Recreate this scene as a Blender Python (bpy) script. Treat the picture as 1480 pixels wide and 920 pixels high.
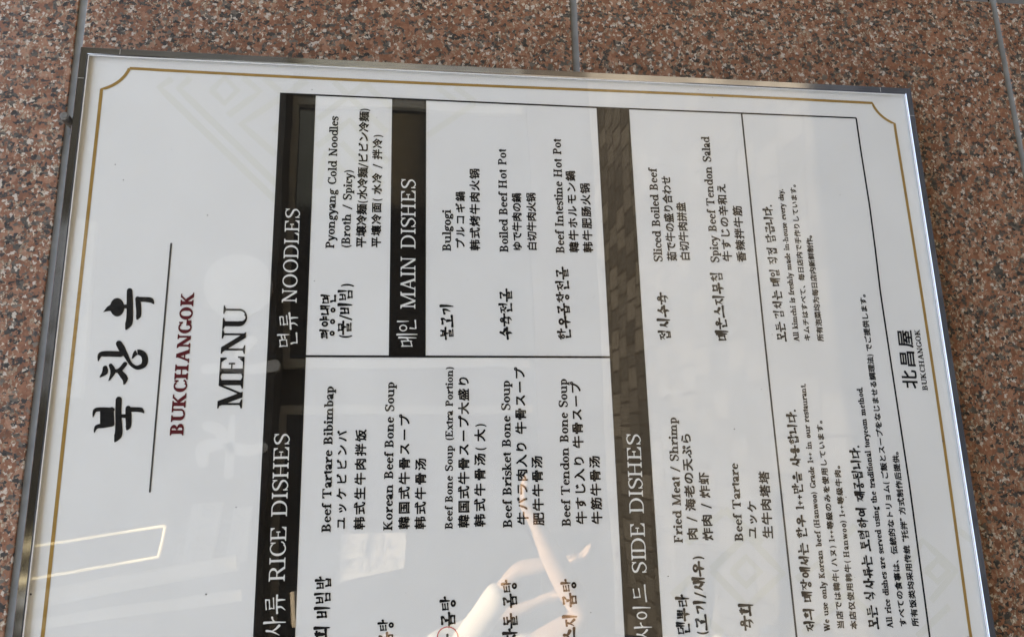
import bpy, bmesh, math, random
from mathutils import Vector, Matrix, geometry
import numpy as np

for o in list(bpy.data.objects):
    bpy.data.objects.remove(o)
S = bpy.context.scene
COL = S.collection
RND = random.Random(7)
R = math.radians

# ------------------------------------------------------------------ camera
F_PX, CX, CY = 1200.0, 740.0, 460.0            # focal length and centre in photo pixels
CAM_D, CAM_H = 0.7396, 1.5                     # metres from the poster, eye height
_ru = np.array([625.0 - CX, -4300.0 - CY, F_PX]); _ru /= np.linalg.norm(_ru)
_xv = CX + (-F_PX * F_PX - (546.0 - CY) * (-4300.0 - CY)) / (625.0 - CX)
_rv = np.array([_xv - CX, 546.0 - CY, F_PX]); _rv /= np.linalg.norm(_rv)
AX, AZ = _ru, -_rv
AY = np.cross(AZ, AX)
cam_data = bpy.data.cameras.new('camera')
cam_data.sensor_width = 36.0
cam_data.lens = F_PX / 1480.0 * 36.0
cam_data.clip_start, cam_data.clip_end = 0.02, 500.0
cam = bpy.data.objects.new('camera', cam_data)
COL.objects.link(cam)
cam.matrix_world = Matrix(((AX[0], -AX[1], -AX[2], 0.0),
                           (AY[0], -AY[1], -AY[2], -CAM_D),
                           (AZ[0], -AZ[1], -AZ[2], CAM_H),
                           (0, 0, 0, 1)))
S.camera = cam

# ------------------------------------------------------------------ light
SUN_EL, SUN_AZ = 73.5, 8.0                     # the sun stands high behind the wall: the board is in open shade
world = bpy.data.worlds.new('World'); S.world = world; world.use_nodes = True
wn = world.node_tree
bg = wn.nodes['Background']
sky = wn.nodes.new('ShaderNodeTexSky'); sky.sky_type = 'NISHITA'; sky.sun_disc = False
sky.sun_elevation = R(SUN_EL); sky.sun_rotation = R(SUN_AZ)
sky.air_density = 1.0; sky.dust_density = 0.6; sky.ozone_density = 1.0
wn.links.new(sky.outputs[0], bg.inputs[0]); bg.inputs[1].default_value = 0.15
sun_d = bpy.data.lights.new('sun', 'SUN'); sun_d.energy = 3.1; sun_d.angle = R(0.5); sun_d.color = (1.0, 0.95, 0.87)
sun = bpy.data.objects.new('sun', sun_d); COL.objects.link(sun)
sdir = Vector((math.sin(R(SUN_AZ)) * math.cos(R(SUN_EL)), math.cos(R(SUN_AZ)) * math.cos(R(SUN_EL)), math.sin(R(SUN_EL))))
sun.rotation_euler = sdir.to_track_quat('Z', 'Y').to_euler(); sun.location = (0, 4, 9)
vs = S.view_settings
vs.view_transform = 'Standard'; vs.look = 'None'; vs.gamma = 1.0; vs.use_curve_mapping = False
vs.exposure = 3.42
vs.use_white_balance = True; vs.white_balance_temperature = 10800; vs.white_balance_tint = 14      # the camera's open-shade balance
S.render.engine = 'CYCLES'
S.cycles.use_denoising = True
S.cycles.max_bounces = 10; S.cycles.transparent_max_bounces = 12
S.cycles.sample_clamp_indirect = 6.0

# ------------------------------------------------------------------ helpers
def W(x, y, yy=0.0):
    """photo pixel -> (X, Z) on the vertical plane at depth yy"""
    r = np.array([(x - CX) / F_PX, (y - CY) / F_PX, 1.0])
    p = r * ((CAM_D + yy) / (AY @ r))
    return Vector((float(AX @ p), float(AZ @ p) + CAM_H))

def mirrored(x, y, dist):
    """world point at y=-dist whose mirror image in the acrylic is seen at that pixel"""
    p = W(x, y); k = 1.0 + dist / CAM_D
    return Vector((p[0] * k, -dist, CAM_H + (p[1] - CAM_H) * k))

def link(name, me, mat=None, parent=None, smooth=False):
    o = bpy.data.objects.new(name, me); COL.objects.link(o)
    if mat: me.materials.append(mat)
    if parent: o.parent = parent
    if smooth:
        for p in me.polygons: p.use_smooth = True
    return o

def from_bm(name, bm, mat=None, parent=None, smooth=False):
    me = bpy.data.meshes.new(name); bm.to_mesh(me); bm.free()
    return link(name, me, mat, parent, smooth)

def tag(o, label=None, cat=None, group=None, kind=None):
    if label: o['label'] = label
    if cat: o['category'] = cat
    if group: o['group'] = group
    if kind: o['kind'] = kind
    return o

def empty(name, loc=(0, 0, 0)):
    o = bpy.data.objects.new(name, None); COL.objects.link(o); o.location = loc; o.empty_display_size = 0.1
    return o

def box(bm, x0, x1, y0, y1, z0, z1):
    v = [bm.verts.new((x, y, z)) for x in (x0, x1) for y in (y0, y1) for z in (z0, z1)]
    for f in ((0, 1, 3, 2), (4, 6, 7, 5), (0, 4, 5, 1), (2, 3, 7, 6), (0, 2, 6, 4), (1, 5, 7, 3)):
        bm.faces.new([v[i] for i in f])

def bevel(bm, w, seg=2):
    bmesh.ops.bevel(bm, geom=bm.edges[:], offset=w, segments=seg, affect='EDGES', profile=0.5)

def cyl(bm, a, b, r0, r1=None, seg=20, caps=True):
    a, b = Vector(a), Vector(b); r1 = r0 if r1 is None else r1
    d = (b - a).normalized(); u = d.orthogonal().normalized(); w = d.cross(u)
    A = [bm.verts.new(a + (u * math.cos(2 * math.pi * i / seg) + w * math.sin(2 * math.pi * i / seg)) * r0) for i in range(seg)]
    B = [bm.verts.new(b + (u * math.cos(2 * math.pi * i / seg) + w * math.sin(2 * math.pi * i / seg)) * r1) for i in range(seg)]
    for i in range(seg):
        bm.faces.new((A[i], A[(i + 1) % seg], B[(i + 1) % seg], B[i]))
    if caps:
        bm.faces.new(A[::-1]); bm.faces.new(B)

# ------------------------------------------------------------------ materials
def new_mat(name):
    m = bpy.data.materials.new(name); m.use_nodes = True
    nt = m.node_tree; b = nt.nodes['Principled BSDF']
    return m, nt, b

def N(nt, kind, **kw):
    n = nt.nodes.new(kind)
    for k, v in kw.items():
        if hasattr(n, k): setattr(n, k, v)
        else: n.inputs[k].default_value = v
    return n

def ramp(nt, src, stops, interp='LINEAR'):
    r = nt.nodes.new('ShaderNodeValToRGB'); r.color_ramp.interpolation = interp
    el = r.color_ramp.elements
    while len(el) < len(stops): el.new(0.5)
    for e, (p, c) in zip(el, stops):
        e.position = p; e.color = (c[0], c[1], c[2], 1) if not isinstance(c, float) else (c, c, c, 1)
    nt.links.new(src, r.inputs[0])
    return r.outputs[0]

def mixc(nt, fac, a, b, mode='MIX'):
    m = nt.nodes.new('ShaderNodeMix'); m.data_type = 'RGBA'; m.blend_type = mode
    for sock, v in ((m.inputs[0], fac), (m.inputs[6], a), (m.inputs[7], b)):
        if isinstance(v, bpy.types.NodeSocket): nt.links.new(v, sock)
        elif isinstance(v, (int, float)): sock.default_value = v
        else: sock.default_value = (v[0], v[1], v[2], 1)
    return m.outputs[2]

def mth(nt, op, a, b=None, c=None):
    m = nt.nodes.new('ShaderNodeMath'); m.operation = op
    for i, v in enumerate((a, b, c)):
        if v is None: continue
        if isinstance(v, bpy.types.NodeSocket): nt.links.new(v, m.inputs[i])
        else: m.inputs[i].default_value = v
    return m.outputs[0]

def plain(name, col, rough=0.5, metal=0.0, noise=0.0, scale=40.0, spec=None):
    m, nt, b = new_mat(name)
    b.inputs['Roughness'].default_value = rough; b.inputs['Metallic'].default_value = metal
    if spec is not None: b.inputs['Specular IOR Level'].default_value = spec
    if noise:
        tc = N(nt, 'ShaderNodeTexCoord'); n = N(nt, 'ShaderNodeTexNoise', Scale=scale, Detail=5.0)
        nt.links.new(tc.outputs['Object'], n.inputs['Vector'])
        lo = [c * (1 - noise) for c in col]; hi = [min(1, c * (1 + noise)) for c in col]
        nt.links.new(ramp(nt, n.outputs[0], [(0.3, lo), (0.7, hi)]), b.inputs['Base Color'])
    else:
        b.inputs['Base Color'].default_value = (*col, 1)
    return m

def granite():
    m, nt, b = new_mat('red_granite')
    tc = N(nt, 'ShaderNodeTexCoord'); info = N(nt, 'ShaderNodeObjectInfo')
    off = N(nt, 'ShaderNodeVectorMath', operation='SCALE'); nt.links.new(info.outputs['Random'], off.inputs[0]); off.inputs['Scale'].default_value = 0.0
    comb = N(nt, 'ShaderNodeCombineXYZ')
    r17 = mth(nt, 'MULTIPLY', info.outputs['Random'], 17.0)
    nt.links.new(r17, comb.inputs[0]); nt.links.new(r17, comb.inputs[2])
    p0 = N(nt, 'ShaderNodeVectorMath', operation='ADD')
    nt.links.new(tc.outputs['Object'], p0.inputs[0]); nt.links.new(comb.outputs[0], p0.inputs[1])
    # ragged crystal outlines
    warp = N(nt, 'ShaderNodeTexNoise', Scale=270.0, Detail=4.0, Roughness=0.6)
    nt.links.new(p0.outputs[0], warp.inputs['Vector'])
    wv = N(nt, 'ShaderNodeVectorMath', operation='SUBTRACT'); nt.links.new(warp.outputs['Color'], wv.inputs[0]); wv.inputs[1].default_value = (0.5, 0.5, 0.5)
    ws = N(nt, 'ShaderNodeVectorMath', operation='SCALE'); nt.links.new(wv.outputs[0], ws.inputs[0]); ws.inputs['Scale'].default_value = 0.0085
    p = N(nt, 'ShaderNodeVectorMath', operation='ADD'); nt.links.new(p0.outputs[0], p.inputs[0]); nt.links.new(ws.outputs[0], p.inputs[1])
    def vor(scale, stretch=(1, 1, 1), rot=0.0):
        mp = N(nt, 'ShaderNodeMapping'); mp.inputs['Scale'].default_value = stretch; mp.inputs['Rotation'].default_value = (0, rot, 0)
        nt.links.new(p.outputs[0], mp.inputs[0])
        v = N(nt, 'ShaderNodeTexVoronoi', Scale=scale); nt.links.new(mp.outputs[0], v.inputs['Vector'])
        sep = N(nt, 'ShaderNodeSeparateColor'); nt.links.new(v.outputs['Color'], sep.inputs[0])
        return v, sep
    v1, s1 = vor(150.0)
    big = N(nt, 'ShaderNodeTexNoise', Scale=75.0, Detail=3.0); nt.links.new(p.outputs[0], big.inputs['Vector'])
    large = N(nt, 'ShaderNodeTexNoise', Scale=3.5, Detail=3.0); nt.links.new(p0.outputs[0], large.inputs['Vector'])
    base = ramp(nt, s1.outputs[0], [(0.0, (0.175, 0.074, 0.041)), (0.35, (0.240, 0.102, 0.058)), (0.7, (0.285, 0.128, 0.075)), (1.0, (0.35, 0.186, 0.122))])
    tone = N(nt, 'ShaderNodeTexNoise', Scale=380.0, Detail=4.0); nt.links.new(p0.outputs[0], tone.inputs['Vector'])
    base = mixc(nt, 0.55, base, ramp(nt, tone.outputs[0], [(0.3, (0.45, 0.42, 0.40)), (0.7, (1.0, 1.0, 1.0))]), 'MULTIPLY')
    base = mixc(nt, 0.6, base, ramp(nt, large.outputs[0], [(0.3, (0.72, 0.66, 0.62)), (0.7, (1.0, 0.98, 0.95))]), 'MULTIPLY')
    # pale feldspar
    v2, s2 = vor(390.0, (1, 1, 1.9), 0.5)
    wsel = mth(nt, 'ADD', s2.outputs[1], mth(nt, 'MULTIPLY', big.outputs[0], 0.9))
    wm = mth(nt, 'GREATER_THAN', wsel, 1.275)
    pale = ramp(nt, s2.outputs[0], [(0.0, (0.21, 0.152, 0.100)), (0.6, (0.30, 0.24, 0.175)), (1.0, (0.50, 0.43, 0.34))])
    c = mixc(nt, wm, base, pale)
    # dark mica and smoky quartz
    v3, s3 = vor(250.0, (1.35, 1, 1), -0.4)
    big2 = N(nt, 'ShaderNodeTexNoise', Scale=60.0, Detail=2.0)
    q = N(nt, 'ShaderNodeVectorMath', operation='ADD'); nt.links.new(p.outputs[0], q.inputs[0]); q.inputs[1].default_value = (3.1, 5.2, 1.7)
    nt.links.new(q.outputs[0], big2.inputs['Vector'])
    dsel = mth(nt, 'ADD', s3.outputs[2], mth(nt, 'MULTIPLY', big2.outputs[0], 1.2))
    dm = mth(nt, 'GREATER_THAN', dsel, 1.35)
    dark = ramp(nt, s3.outputs[0], [(0.0, (0.018, 0.016, 0.013)), (0.4, (0.042, 0.037, 0.031)), (0.8, (0.085, 0.072, 0.058)), (1.0, (0.14, 0.115, 0.092))])
    c = mixc(nt, dm, c, dark)
    # fine black specks
    v4, s4 = vor(360.0)
    c = mixc(nt, mth(nt, 'GREATER_THAN', s4.outputs[0], 0.95), c, (0.035, 0.03, 0.028))
    c = mixc(nt, mth(nt, 'GREATER_THAN', s4.outputs[1], 0.955), c, (0.42, 0.36, 0.30))
    nt.links.new(c, b.inputs['Base Color']); b.inputs['Specular IOR Level'].default_value = 0.3
    rr = N(nt, 'ShaderNodeMapRange'); nt.links.new(tone.outputs[0], rr.inputs[0]); rr.inputs[3].default_value = 0.32; rr.inputs[4].default_value = 0.6
    nt.links.new(rr.outputs[0], b.inputs['Roughness'])
    bp = N(nt, 'ShaderNodeBump', Strength=0.25, Distance=0.0006); nt.links.new(tone.outputs[0], bp.inputs['Height']); nt.links.new(bp.outputs[0], b.inputs['Normal'])
    return m

def brushed(name, col, rough, axis):
    m, nt, b = new_mat(name)
    b.inputs['Metallic'].default_value = 1.0
    tc = N(nt, 'ShaderNodeTexCoord'); mp = N(nt, 'ShaderNodeMapping')
    mp.inputs['Scale'].default_value = {'x': (3, 900, 900), 'z': (900, 900, 3)}[axis]
    nt.links.new(tc.outputs['Object'], mp.inputs[0])
    n = N(nt, 'ShaderNodeTexNoise', Scale=1.0, Detail=4.0); nt.links.new(mp.outputs[0], n.inputs['Vector'])
    smudge = N(nt, 'ShaderNodeTexNoise', Scale=18.0, Detail=4.0); nt.links.new(tc.outputs['Object'], smudge.inputs['Vector'])
    nt.links.new(ramp(nt, n.outputs[0], [(0.3, [c * 0.86 for c in col]), (0.7, col)]), b.inputs['Base Color'])
    rr = mth(nt, 'ADD', mth(nt, 'MULTIPLY', n.outputs[0], 0.06), mth(nt, 'MULTIPLY_ADD', smudge.outputs[0], 0.07, rough - 0.05))
    nt.links.new(rr, b.inputs['Roughness'])
    return m

def acrylic():
    m = bpy.data.materials.new('clear_acrylic'); m.use_nodes = True; nt = m.node_tree
    nt.nodes.clear()
    out = N(nt, 'ShaderNodeOutputMaterial'); tr = N(nt, 'ShaderNodeBsdfTransparent'); gl = N(nt, 'ShaderNodeBsdfGlossy')
    gl.inputs['Roughness'].default_value = 0.012; tr.inputs[0].default_value = (0.985, 0.99, 0.985, 1)
    geo = N(nt, 'ShaderNodeNewGeometry')
    dt = N(nt, 'ShaderNodeVectorMath', operation='DOT_PRODUCT'); nt.links.new(geo.outputs['Normal'], dt.inputs[0]); nt.links.new(geo.outputs['Incoming'], dt.inputs[1])
    c = mth(nt, 'ABSOLUTE', dt.outputs['Value'])
    k = mth(nt, 'POWER', mth(nt, 'SUBTRACT', 1.0, c), 5.0)
    fr = mth(nt, 'MULTIPLY_ADD', k, 0.96, 0.042)
    # very faint unevenness of the sheet
    tc = N(nt, 'ShaderNodeTexCoord'); n = N(nt, 'ShaderNodeTexNoise', Scale=9.0, Detail=1.0); nt.links.new(tc.outputs['Object'], n.inputs['Vector'])
    bp = N(nt, 'ShaderNodeBump', Strength=0.05, Distance=0.004); nt.links.new(n.outputs[0], bp.inputs['Height']); nt.links.new(bp.outputs[0], gl.inputs['Normal'])
    mx = N(nt, 'ShaderNodeMixShader'); nt.links.new(fr, mx.inputs[0]); nt.links.new(tr.outputs[0], mx.inputs[1]); nt.links.new(gl.outputs[0], mx.inputs[2])
    df = N(nt, 'ShaderNodeBsdfDiffuse'); df.inputs[0].default_value = (.7, .68, .64, 1)
    dn = N(nt, 'ShaderNodeTexNoise', Scale=7.0, Detail=7.0, Roughness=.65); nt.links.new(tc.outputs['Object'], dn.inputs['Vector'])
    du = mth(nt, 'MULTIPLY', ramp(nt, dn.outputs[0], [(.38, 0.0), (.75, 1.0)]), 0.006)
    m2 = N(nt, 'ShaderNodeMixShader'); nt.links.new(du, m2.inputs[0]); nt.links.new(mx.outputs[0], m2.inputs[1]); nt.links.new(df.outputs[0], m2.inputs[2])
    nt.links.new(m2.outputs[0], out.inputs[0])
    return m

def paper():
    m, nt, b = new_mat('white_poster_paper')
    tc = N(nt, 'ShaderNodeTexCoord'); n = N(nt, 'ShaderNodeTexNoise', Scale=14.0, Detail=6.0); nt.links.new(tc.outputs['Object'], n.inputs['Vector'])
    c = ramp(nt, n.outputs[0], [(0.3, (0.74, 0.735, 0.725)), (0.7, (0.785, 0.78, 0.77))])
    f = N(nt, 'ShaderNodeTexNoise', Scale=900.0, Detail=2.0); nt.links.new(tc.outputs['Object'], f.inputs['Vector'])
    c = mixc(nt, 0.25, c, ramp(nt, f.outputs[0], [(0.3, 0.9), (0.7, 1.0)]), 'MULTIPLY')
    nt.links.new(c, b.inputs['Base Color']); b.inputs['Roughness'].default_value = 0.6
    b.inputs['Specular IOR Level'].default_value = 0.25
    return m

M_GRANITE = granite()
M_SEAL = plain('grey_sealant', (0.150, 0.150, 0.142), 0.7, 0, 0.18, 60)
M_RAILX = brushed('brushed_steel_horizontal', (0.46, 0.475, 0.50), 0.06, 'x')
M_RAILZ = brushed('brushed_steel_vertical', (0.46, 0.475, 0.50), 0.06, 'z')
M_SCREW = plain('weathered_bolt_steel', (0.17, 0.155, 0.135), 0.45, 1.0, 0.3, 300)
M_ACR = acrylic()
M_PAPER = paper()
M_INK = plain('black_ink', (0.007, 0.0065, 0.0065), 0.6, spec=0.06)
M_BAR = plain('dark_brown_print', (0.0060, 0.0040, 0.0024), 0.6, 0, 0.2, 90, spec=0.06)
M_RULE = plain('dark_grey_print', (0.055, 0.053, 0.052), 0.6, spec=0.06)
M_RED = plain('maroon_ink', (0.115, 0.012, 0.016), 0.6, spec=0.06)
M_CRIMSON = plain('crimson_ink', (0.45, 0.02, 0.06), 0.6, spec=0.06)
M_GOLD = plain('gold_print', (0.36, 0.205, 0.060), 0.55, 0, 0.12, 60, spec=0.06)
M_WHITE = plain('white_print', (0.74, 0.735, 0.72), 0.6, spec=0.06)
M_FAINT = plain('pale_beige_print', (0.728, 0.722, 0.684), 0.6, spec=0.06)
M_DUST = plain('dark_speck', (0.06, 0.05, 0.045), 0.8, spec=0.06)
M_EDGE_HIGHLIGHT = plain('white_edge_highlight', (0.72, 0.72, 0.72), 0.35)  # bright highlight of the sheet's edge, put into the colour

# ------------------------------------------------------------------ lettering: stroke-built serif and brush glyphs, unions taken per glyph
def union(polys):
    vs, fs = [], []
    for p in polys:
        a = sum(p[i][0] * p[(i + 1) % len(p)][1] - p[(i + 1) % len(p)][0] * p[i][1] for i in range(len(p)))
        if abs(a) < 1e-7: continue
        if a < 0: p = p[::-1]
        fs.append(list(range(len(vs), len(vs) + len(p)))); vs += [Vector((float(q[0]), float(q[1]))) for q in p]
    v, e, f, ov, oe, of = geometry.delaunay_2d_cdt(vs, [], fs, 1, 1e-5)
    return [(q.x, q.y) for q in v], [tuple(t) for t, o in zip(f, of) if o]

def catmull(pts, n=7):
    if len(pts) == 2:
        return [(pts[0][0] + (pts[1][0] - pts[0][0]) * i / n, pts[0][1] + (pts[1][1] - pts[0][1]) * i / n) for i in range(n + 1)]
    P = [pts[0]] + list(pts) + [pts[-1]]; out = []
    for i in range(1, len(P) - 2):
        a, b, c, d = P[i - 1], P[i], P[i + 1], P[i + 2]
        for j in range(n):
            t = j / n
            out.append(tuple(0.5 * (2 * b[k] + (c[k] - a[k]) * t + (2 * a[k] - 5 * b[k] + 4 * c[k] - d[k]) * t * t + (3 * b[k] - a[k] - 3 * c[k] + d[k]) * t ** 3) for k in (0, 1)))
    out.append(tuple(pts[-1]))
    return out

def disc(c, r, n=12):
    return [(c[0] + r * math.cos(2 * math.pi * i / n), c[1] + r * math.sin(2 * math.pi * i / n)) for i in range(n)]

def brush(pts, ws, n=7, caps=(True, True), straight=False):
    """variable-width stroke through pts; ws = widths spread along it"""
    P = list(pts) if straight else catmull(pts, n)
    m = len(P); polys = []
    L, Rr, wl = [], [], []
    for i, q in enumerate(P):
        a, b = P[max(i - 1, 0)], P[min(i + 1, m - 1)]
        dx, dy = b[0] - a[0], b[1] - a[1]; l = math.hypot(dx, dy) or 1e-9
        s = i / (m - 1) * (len(ws) - 1); k = min(int(s), len(ws) - 2); t = s - k
        w = (ws[k] * (1 - t) + ws[k + 1] * t) / 2; wl.append(w)
        L.append((q[0] - dy / l * w, q[1] + dx / l * w)); Rr.append((q[0] + dy / l * w, q[1] - dx / l * w))
    for i in range(m - 1):
        polys.append([L[i], L[i + 1], Rr[i + 1], Rr[i]])
    if caps[0]: polys.append(disc(P[0], wl[0]))
    if caps[1]: polys.append(disc(P[-1], wl[-1]))
    return polys

def ring(cx, cy, rx, ry, a0, a1, wt, ws, n=28):
    """elliptic stroke: ws wide at the sides, wt at top and bottom"""
    n = max(6, int(n * abs(a1 - a0) / 360)); out, inn = [], []
    for i in range(n + 1):
        a = R(a0 + (a1 - a0) * i / n); c, s = math.cos(a), math.sin(a)
        w = wt + (ws - wt) * abs(c) ** 1.4
        out.append((cx + rx * c, cy + ry * s)); inn.append((cx + (rx - w) * c, cy + (ry - w) * s))
    return [[out[i], out[i + 1], inn[i + 1], inn[i]] for i in range(n)]

def rect(x0, y0, x1, y1): return [[(x0, y0), (x1, y0), (x1, y1), (x0, y1)]]
def diag(x0, y0, x1, y1, w): return [[(x0 - w / 2, y0), (x0 + w / 2, y0), (x1 + w / 2, y1), (x1 - w / 2, y1)]]

class Serif:
    """upright bracketed book serif; s stem, t hairline, k serif overhang"""
    def __init__(self, s, t, k=0.085): self.s, self.t, self.k, self.cache = s, t, k, {}
    def V(self, x, y0, y1, bl=1, br=1, tl=1, tr=1, w=None):
        s, t, k = (w or self.s), self.t, self.k; p = rect(x, y0, x + s, y1); h = 0.05
        for on, yy, sg, up in ((bl, y0, -1, 1), (br, y0, 1, 1), (tl, y1, -1, -1), (tr, y1, 1, -1)):
            if not on: continue
            xe = x if sg < 0 else x + s
            p += [[(xe, yy), (xe + sg * k, yy), (xe + sg * k, yy + up * t), (xe, yy + up * t)]]
            p += [[(xe, yy + up * t), (xe + sg * k * 0.7, yy + up * t), (xe, yy + up * (t + h))]]
        return p
    def ser(self, x, y, w, up=1): return rect(x - w / 2, min(y, y + up * self.t), x + w / 2, max(y, y + up * self.t))
    def glyph(self, ch):
        if ch not in self.cache:
            p, adv = self.build(ch); adv -= .04 if ch.isalpha() and ch.islower() else 0; self.cache[ch] = (union(p) if p else ([], []), adv)
        return self.cache[ch]
    def build(self, ch):
        s, t, k, V, ser = self.s, self.t, self.k, self.V, self.ser
        X = 0.68; q = t * 1.15; c = s * 1.08
        if ch == ' ': return [], 0.46
        if ch == 'A': return diag(.13, 0, .42, 1, t * 1.3) + diag(.70, 0, .41, 1, s * 1.15) + rect(.22, .31, .6, .31 + t) + ser(.13, 0, .26) + ser(.71, 0, .30), .84
        if ch == 'B': return V(.1, 0, 1, 1, 0, 1, 0) + rect(.1, 1 - q, .4, 1) + rect(.1, .5 - q / 2, .42, .5 + q / 2) + rect(.1, 0, .42, q) + ring(.36, .745, .27, .255, -90, 90, q, c) + ring(.38, .265, .31, .265, -90, 90, q, c), .76
        if ch == 'C': return ring(.43, .5, .37, .51, 52, 308, q, c) + rect(.68, .66, .68 + t, .98) + brush([(.655, .88), (.70, .75)], [t * 1.4, t], caps=(0, 0)) + brush([(.63, .08), (.73, .2), (.755, .3)], [q, t * 1.2, t], caps=(0, 0)), .80
        if ch == 'D': return V(.1, 0, 1, 1, 0, 1, 0) + rect(.1, 1 - q, .4, 1) + rect(.1, 0, .4, q) + ring(.39, .5, .41, .5, -90, 90, q, c), .87
        if ch in 'EF':
            p = V(.1, 0, 1, 1, 1 if ch == 'F' else 0, 1, 0) + rect(.1, 1 - t, .66, 1) + rect(.66 - t, .74, .66, 1) + [[(.66 - t, .78), (.66 - t, 1 - t), (.66 - t - .1, 1 - t)]] + rect(.1, .51 - t / 2, .48, .51 + t / 2) + rect(.48 - t, .38, .48, .64)
            if ch == 'E': p += rect(.1, 0, .69, t) + [[(.69 - t, 0), (.69, 0), (.71, .28), (.71 - t, .28)], [(.69 - t, .22), (.69 - t, t), (.69 - t - .12, t)]]
            return p, .77 if ch == 'E' else .71
        if ch == 'G': return ring(.43, .5, .37, .51, 52, 330, q, c) + rect(.68, .68, .68 + t, .98) + brush([(.655, .88), (.70, .75)], [t * 1.4, t], caps=(0, 0)) + rect(.66, .06, .66 + s, .42) + rect(.54, .42 - t, .66 + s + .06, .42), .86
        if ch == 'H': return V(.1, 0, 1) + V(.60, 0, 1) + rect(.1, .5 - t / 2, .62, .5 + t / 2), .70 + s + .1
        if ch == 'I': return V(.12, 0, 1), .24 + s
        if ch == 'K': return V(.1, 0, 1) + diag(.2, .36, .66, 1, t * 1.5) + diag(.70, 0, .35, .58, s * 1.2) + ser(.66, 1, .24, -1) + ser(.72, 0, .28), .86
        if ch == 'L': return V(.1, 0, 1, 1, 0, 1, 1) + rect(.1, 0, .66, t) + [[(.66 - t, 0), (.66, 0), (.68, .3), (.68 - t, .3)], [(.66 - t, .22), (.66 - t, t), (.66 - t - .12, t)]], .73
        if ch == 'M': return V(.12, 0, 1, 1, 1, 1, 0, t * 1.2) + V(.80, 0, 1, 1, 1, 0, 1) + diag(.48, 0, .16, 1, s * 1.1) + diag(.48, 0, .82, 1, t * 1.3), .92 + s
        if ch == 'N': return V(.14, 0, 1, 1, 1, 1, 0, t * 1.2) + V(.68, 0, 1, 0, 0, 1, 1, t * 1.2) + diag(.70, 0, .15, 1, s * 1.15), .88
        if ch == 'O': return ring(.44, .5, .39, .51, 0, 360, q, c, 40), .88
        if ch in 'PR':
            p = V(.1, 0, 1, 1, 1, 1, 0) + rect(.1, 1 - q, .4, 1) + rect(.1, .47, .4, .47 + q) + ring(.38, .735, .28, .265, -90, 90, q, c)
            if ch == 'R': p += diag(.68, 0, .42, .49, s * 1.15) + ser(.71, 0, .24)
            return p, .70 if ch == 'P' else .82
        if ch == 'S': return brush([(.585, .80), (.49, .945), (.33, .97), (.155, .86), (.16, .68), (.34, .54), (.53, .42), (.575, .22), (.42, .04), (.25, .035), (.10, .22)], [t, q, q, s * .9, s, s * 1.15, s * 1.1, s, s * .7, q, q, t], caps=(0, 0)) + rect(.575, .70, .575 + t, .99) + rect(.085, .01, .085 + t, .30), .70
        if ch == 'T': return V(.33, 0, 1, 1, 1, 0, 0) + rect(.03, 1 - t, .66 + s, 1) + rect(.03, .74, .03 + t, 1) + rect(.66 + s - t, .74, .66 + s, 1) + [[(.03 + t, 1 - t), (.03 + t, .78), (.12 + t, 1 - t)], [(.66 + s - t, 1 - t), (.66 + s - t, .78), (.57 + s - t, 1 - t)]], .69 + s
        if ch == 'U': return V(.12, .3, 1, 0, 0, 1, 1) + V(.68, .3, 1, 0, 0, 1, 1, t * 1.2) + ring((.12 + .68 + t * 1.2) / 2, .32, (.68 + t * 1.2 - .12) / 2, .33, 180, 300, q, c) + ring((.12 + .68 + t * 1.2) / 2, .32, (.68 + t * 1.2 - .12) / 2, .33, 290, 360, q, t * 1.2), .86
        if ch == 'W': return diag(.34, 0, .1, 1, s * 1.15) + diag(.34, 0, .54, 1, t * 1.3) + diag(.74, 0, .50, 1, s * 1.15) + diag(.74, 0, .98, 1, t * 1.3) + ser(.1, 1, .26, -1) + ser(.98, 1, .22, -1) + ser(.52, 1, .2, -1), 1.06
        if ch == 'a': return brush([(.10, .50), (.17, .63), (.31, .66), (.42, .57)], [s, t * 1.3, t * 1.3, s], caps=(1, 0)) + rect(.42 - s / 2, .08, .42 + s / 2, .56) + brush([(.42, .12), (.48, .03), (.58, .06)], [s, t * 1.4, t]) + ring(.27, .195, .22, .205, 60, 300, q, c) + rect(.33, .36, .42, .36 + t), .62
        if ch == 'b': return V(.1, 0, 1.03, 0, 0, 1, 0) + ring(.345, .34, .29, .35, -155, 155, q, c), .70
        if ch == 'c': return ring(.33, .34, .28, .35, 48, 318, q, c) + [disc((.49, .53), s * .62)], .58
        if ch == 'd': return V(.47, 0, 1.03, 0, 1, 1, 0) + ring(.325, .34, .285, .35, 25, 335, q, c), .72
        if ch == 'e': return ring(.33, .34, .28, .35, 8, 318, q, c) + rect(.08, .36, .58, .36 + t), .62
        if ch == 'f': return V(.14, 0, .82, 1, 1, 0, 0) + ring(.14 + .2, .82, .2, .22, 75, 180, q, s) + [disc((.42, .93), s * .6)] + rect(.03, X - t, .38, X), .43
        if ch == 'g': return ring(.29, .45, .22, .23, 0, 360, q, s) + ring(.30, -.13, .27, .17, 0, 360, q, s * .8) + brush([(.17, .27), (.10, .16), (.16, .07), (.40, .03)], [t, s * .7, s * .8, s * .7]) + brush([(.44, .58), (.52, .66), (.59, .64)], [t * 1.2, t * 1.3, s * .8]), .62
        if ch in 'hn':
            return V(.1, 0, 1.03 if ch == 'h' else X, 1, 1, 1, 0) + V(.50, 0, .45, 1, 1, 0, 0) + ring(.33 + s / 2, .44, .17 + s / 2, .24, 0, 175, q, s), .60 + s + .06
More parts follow.
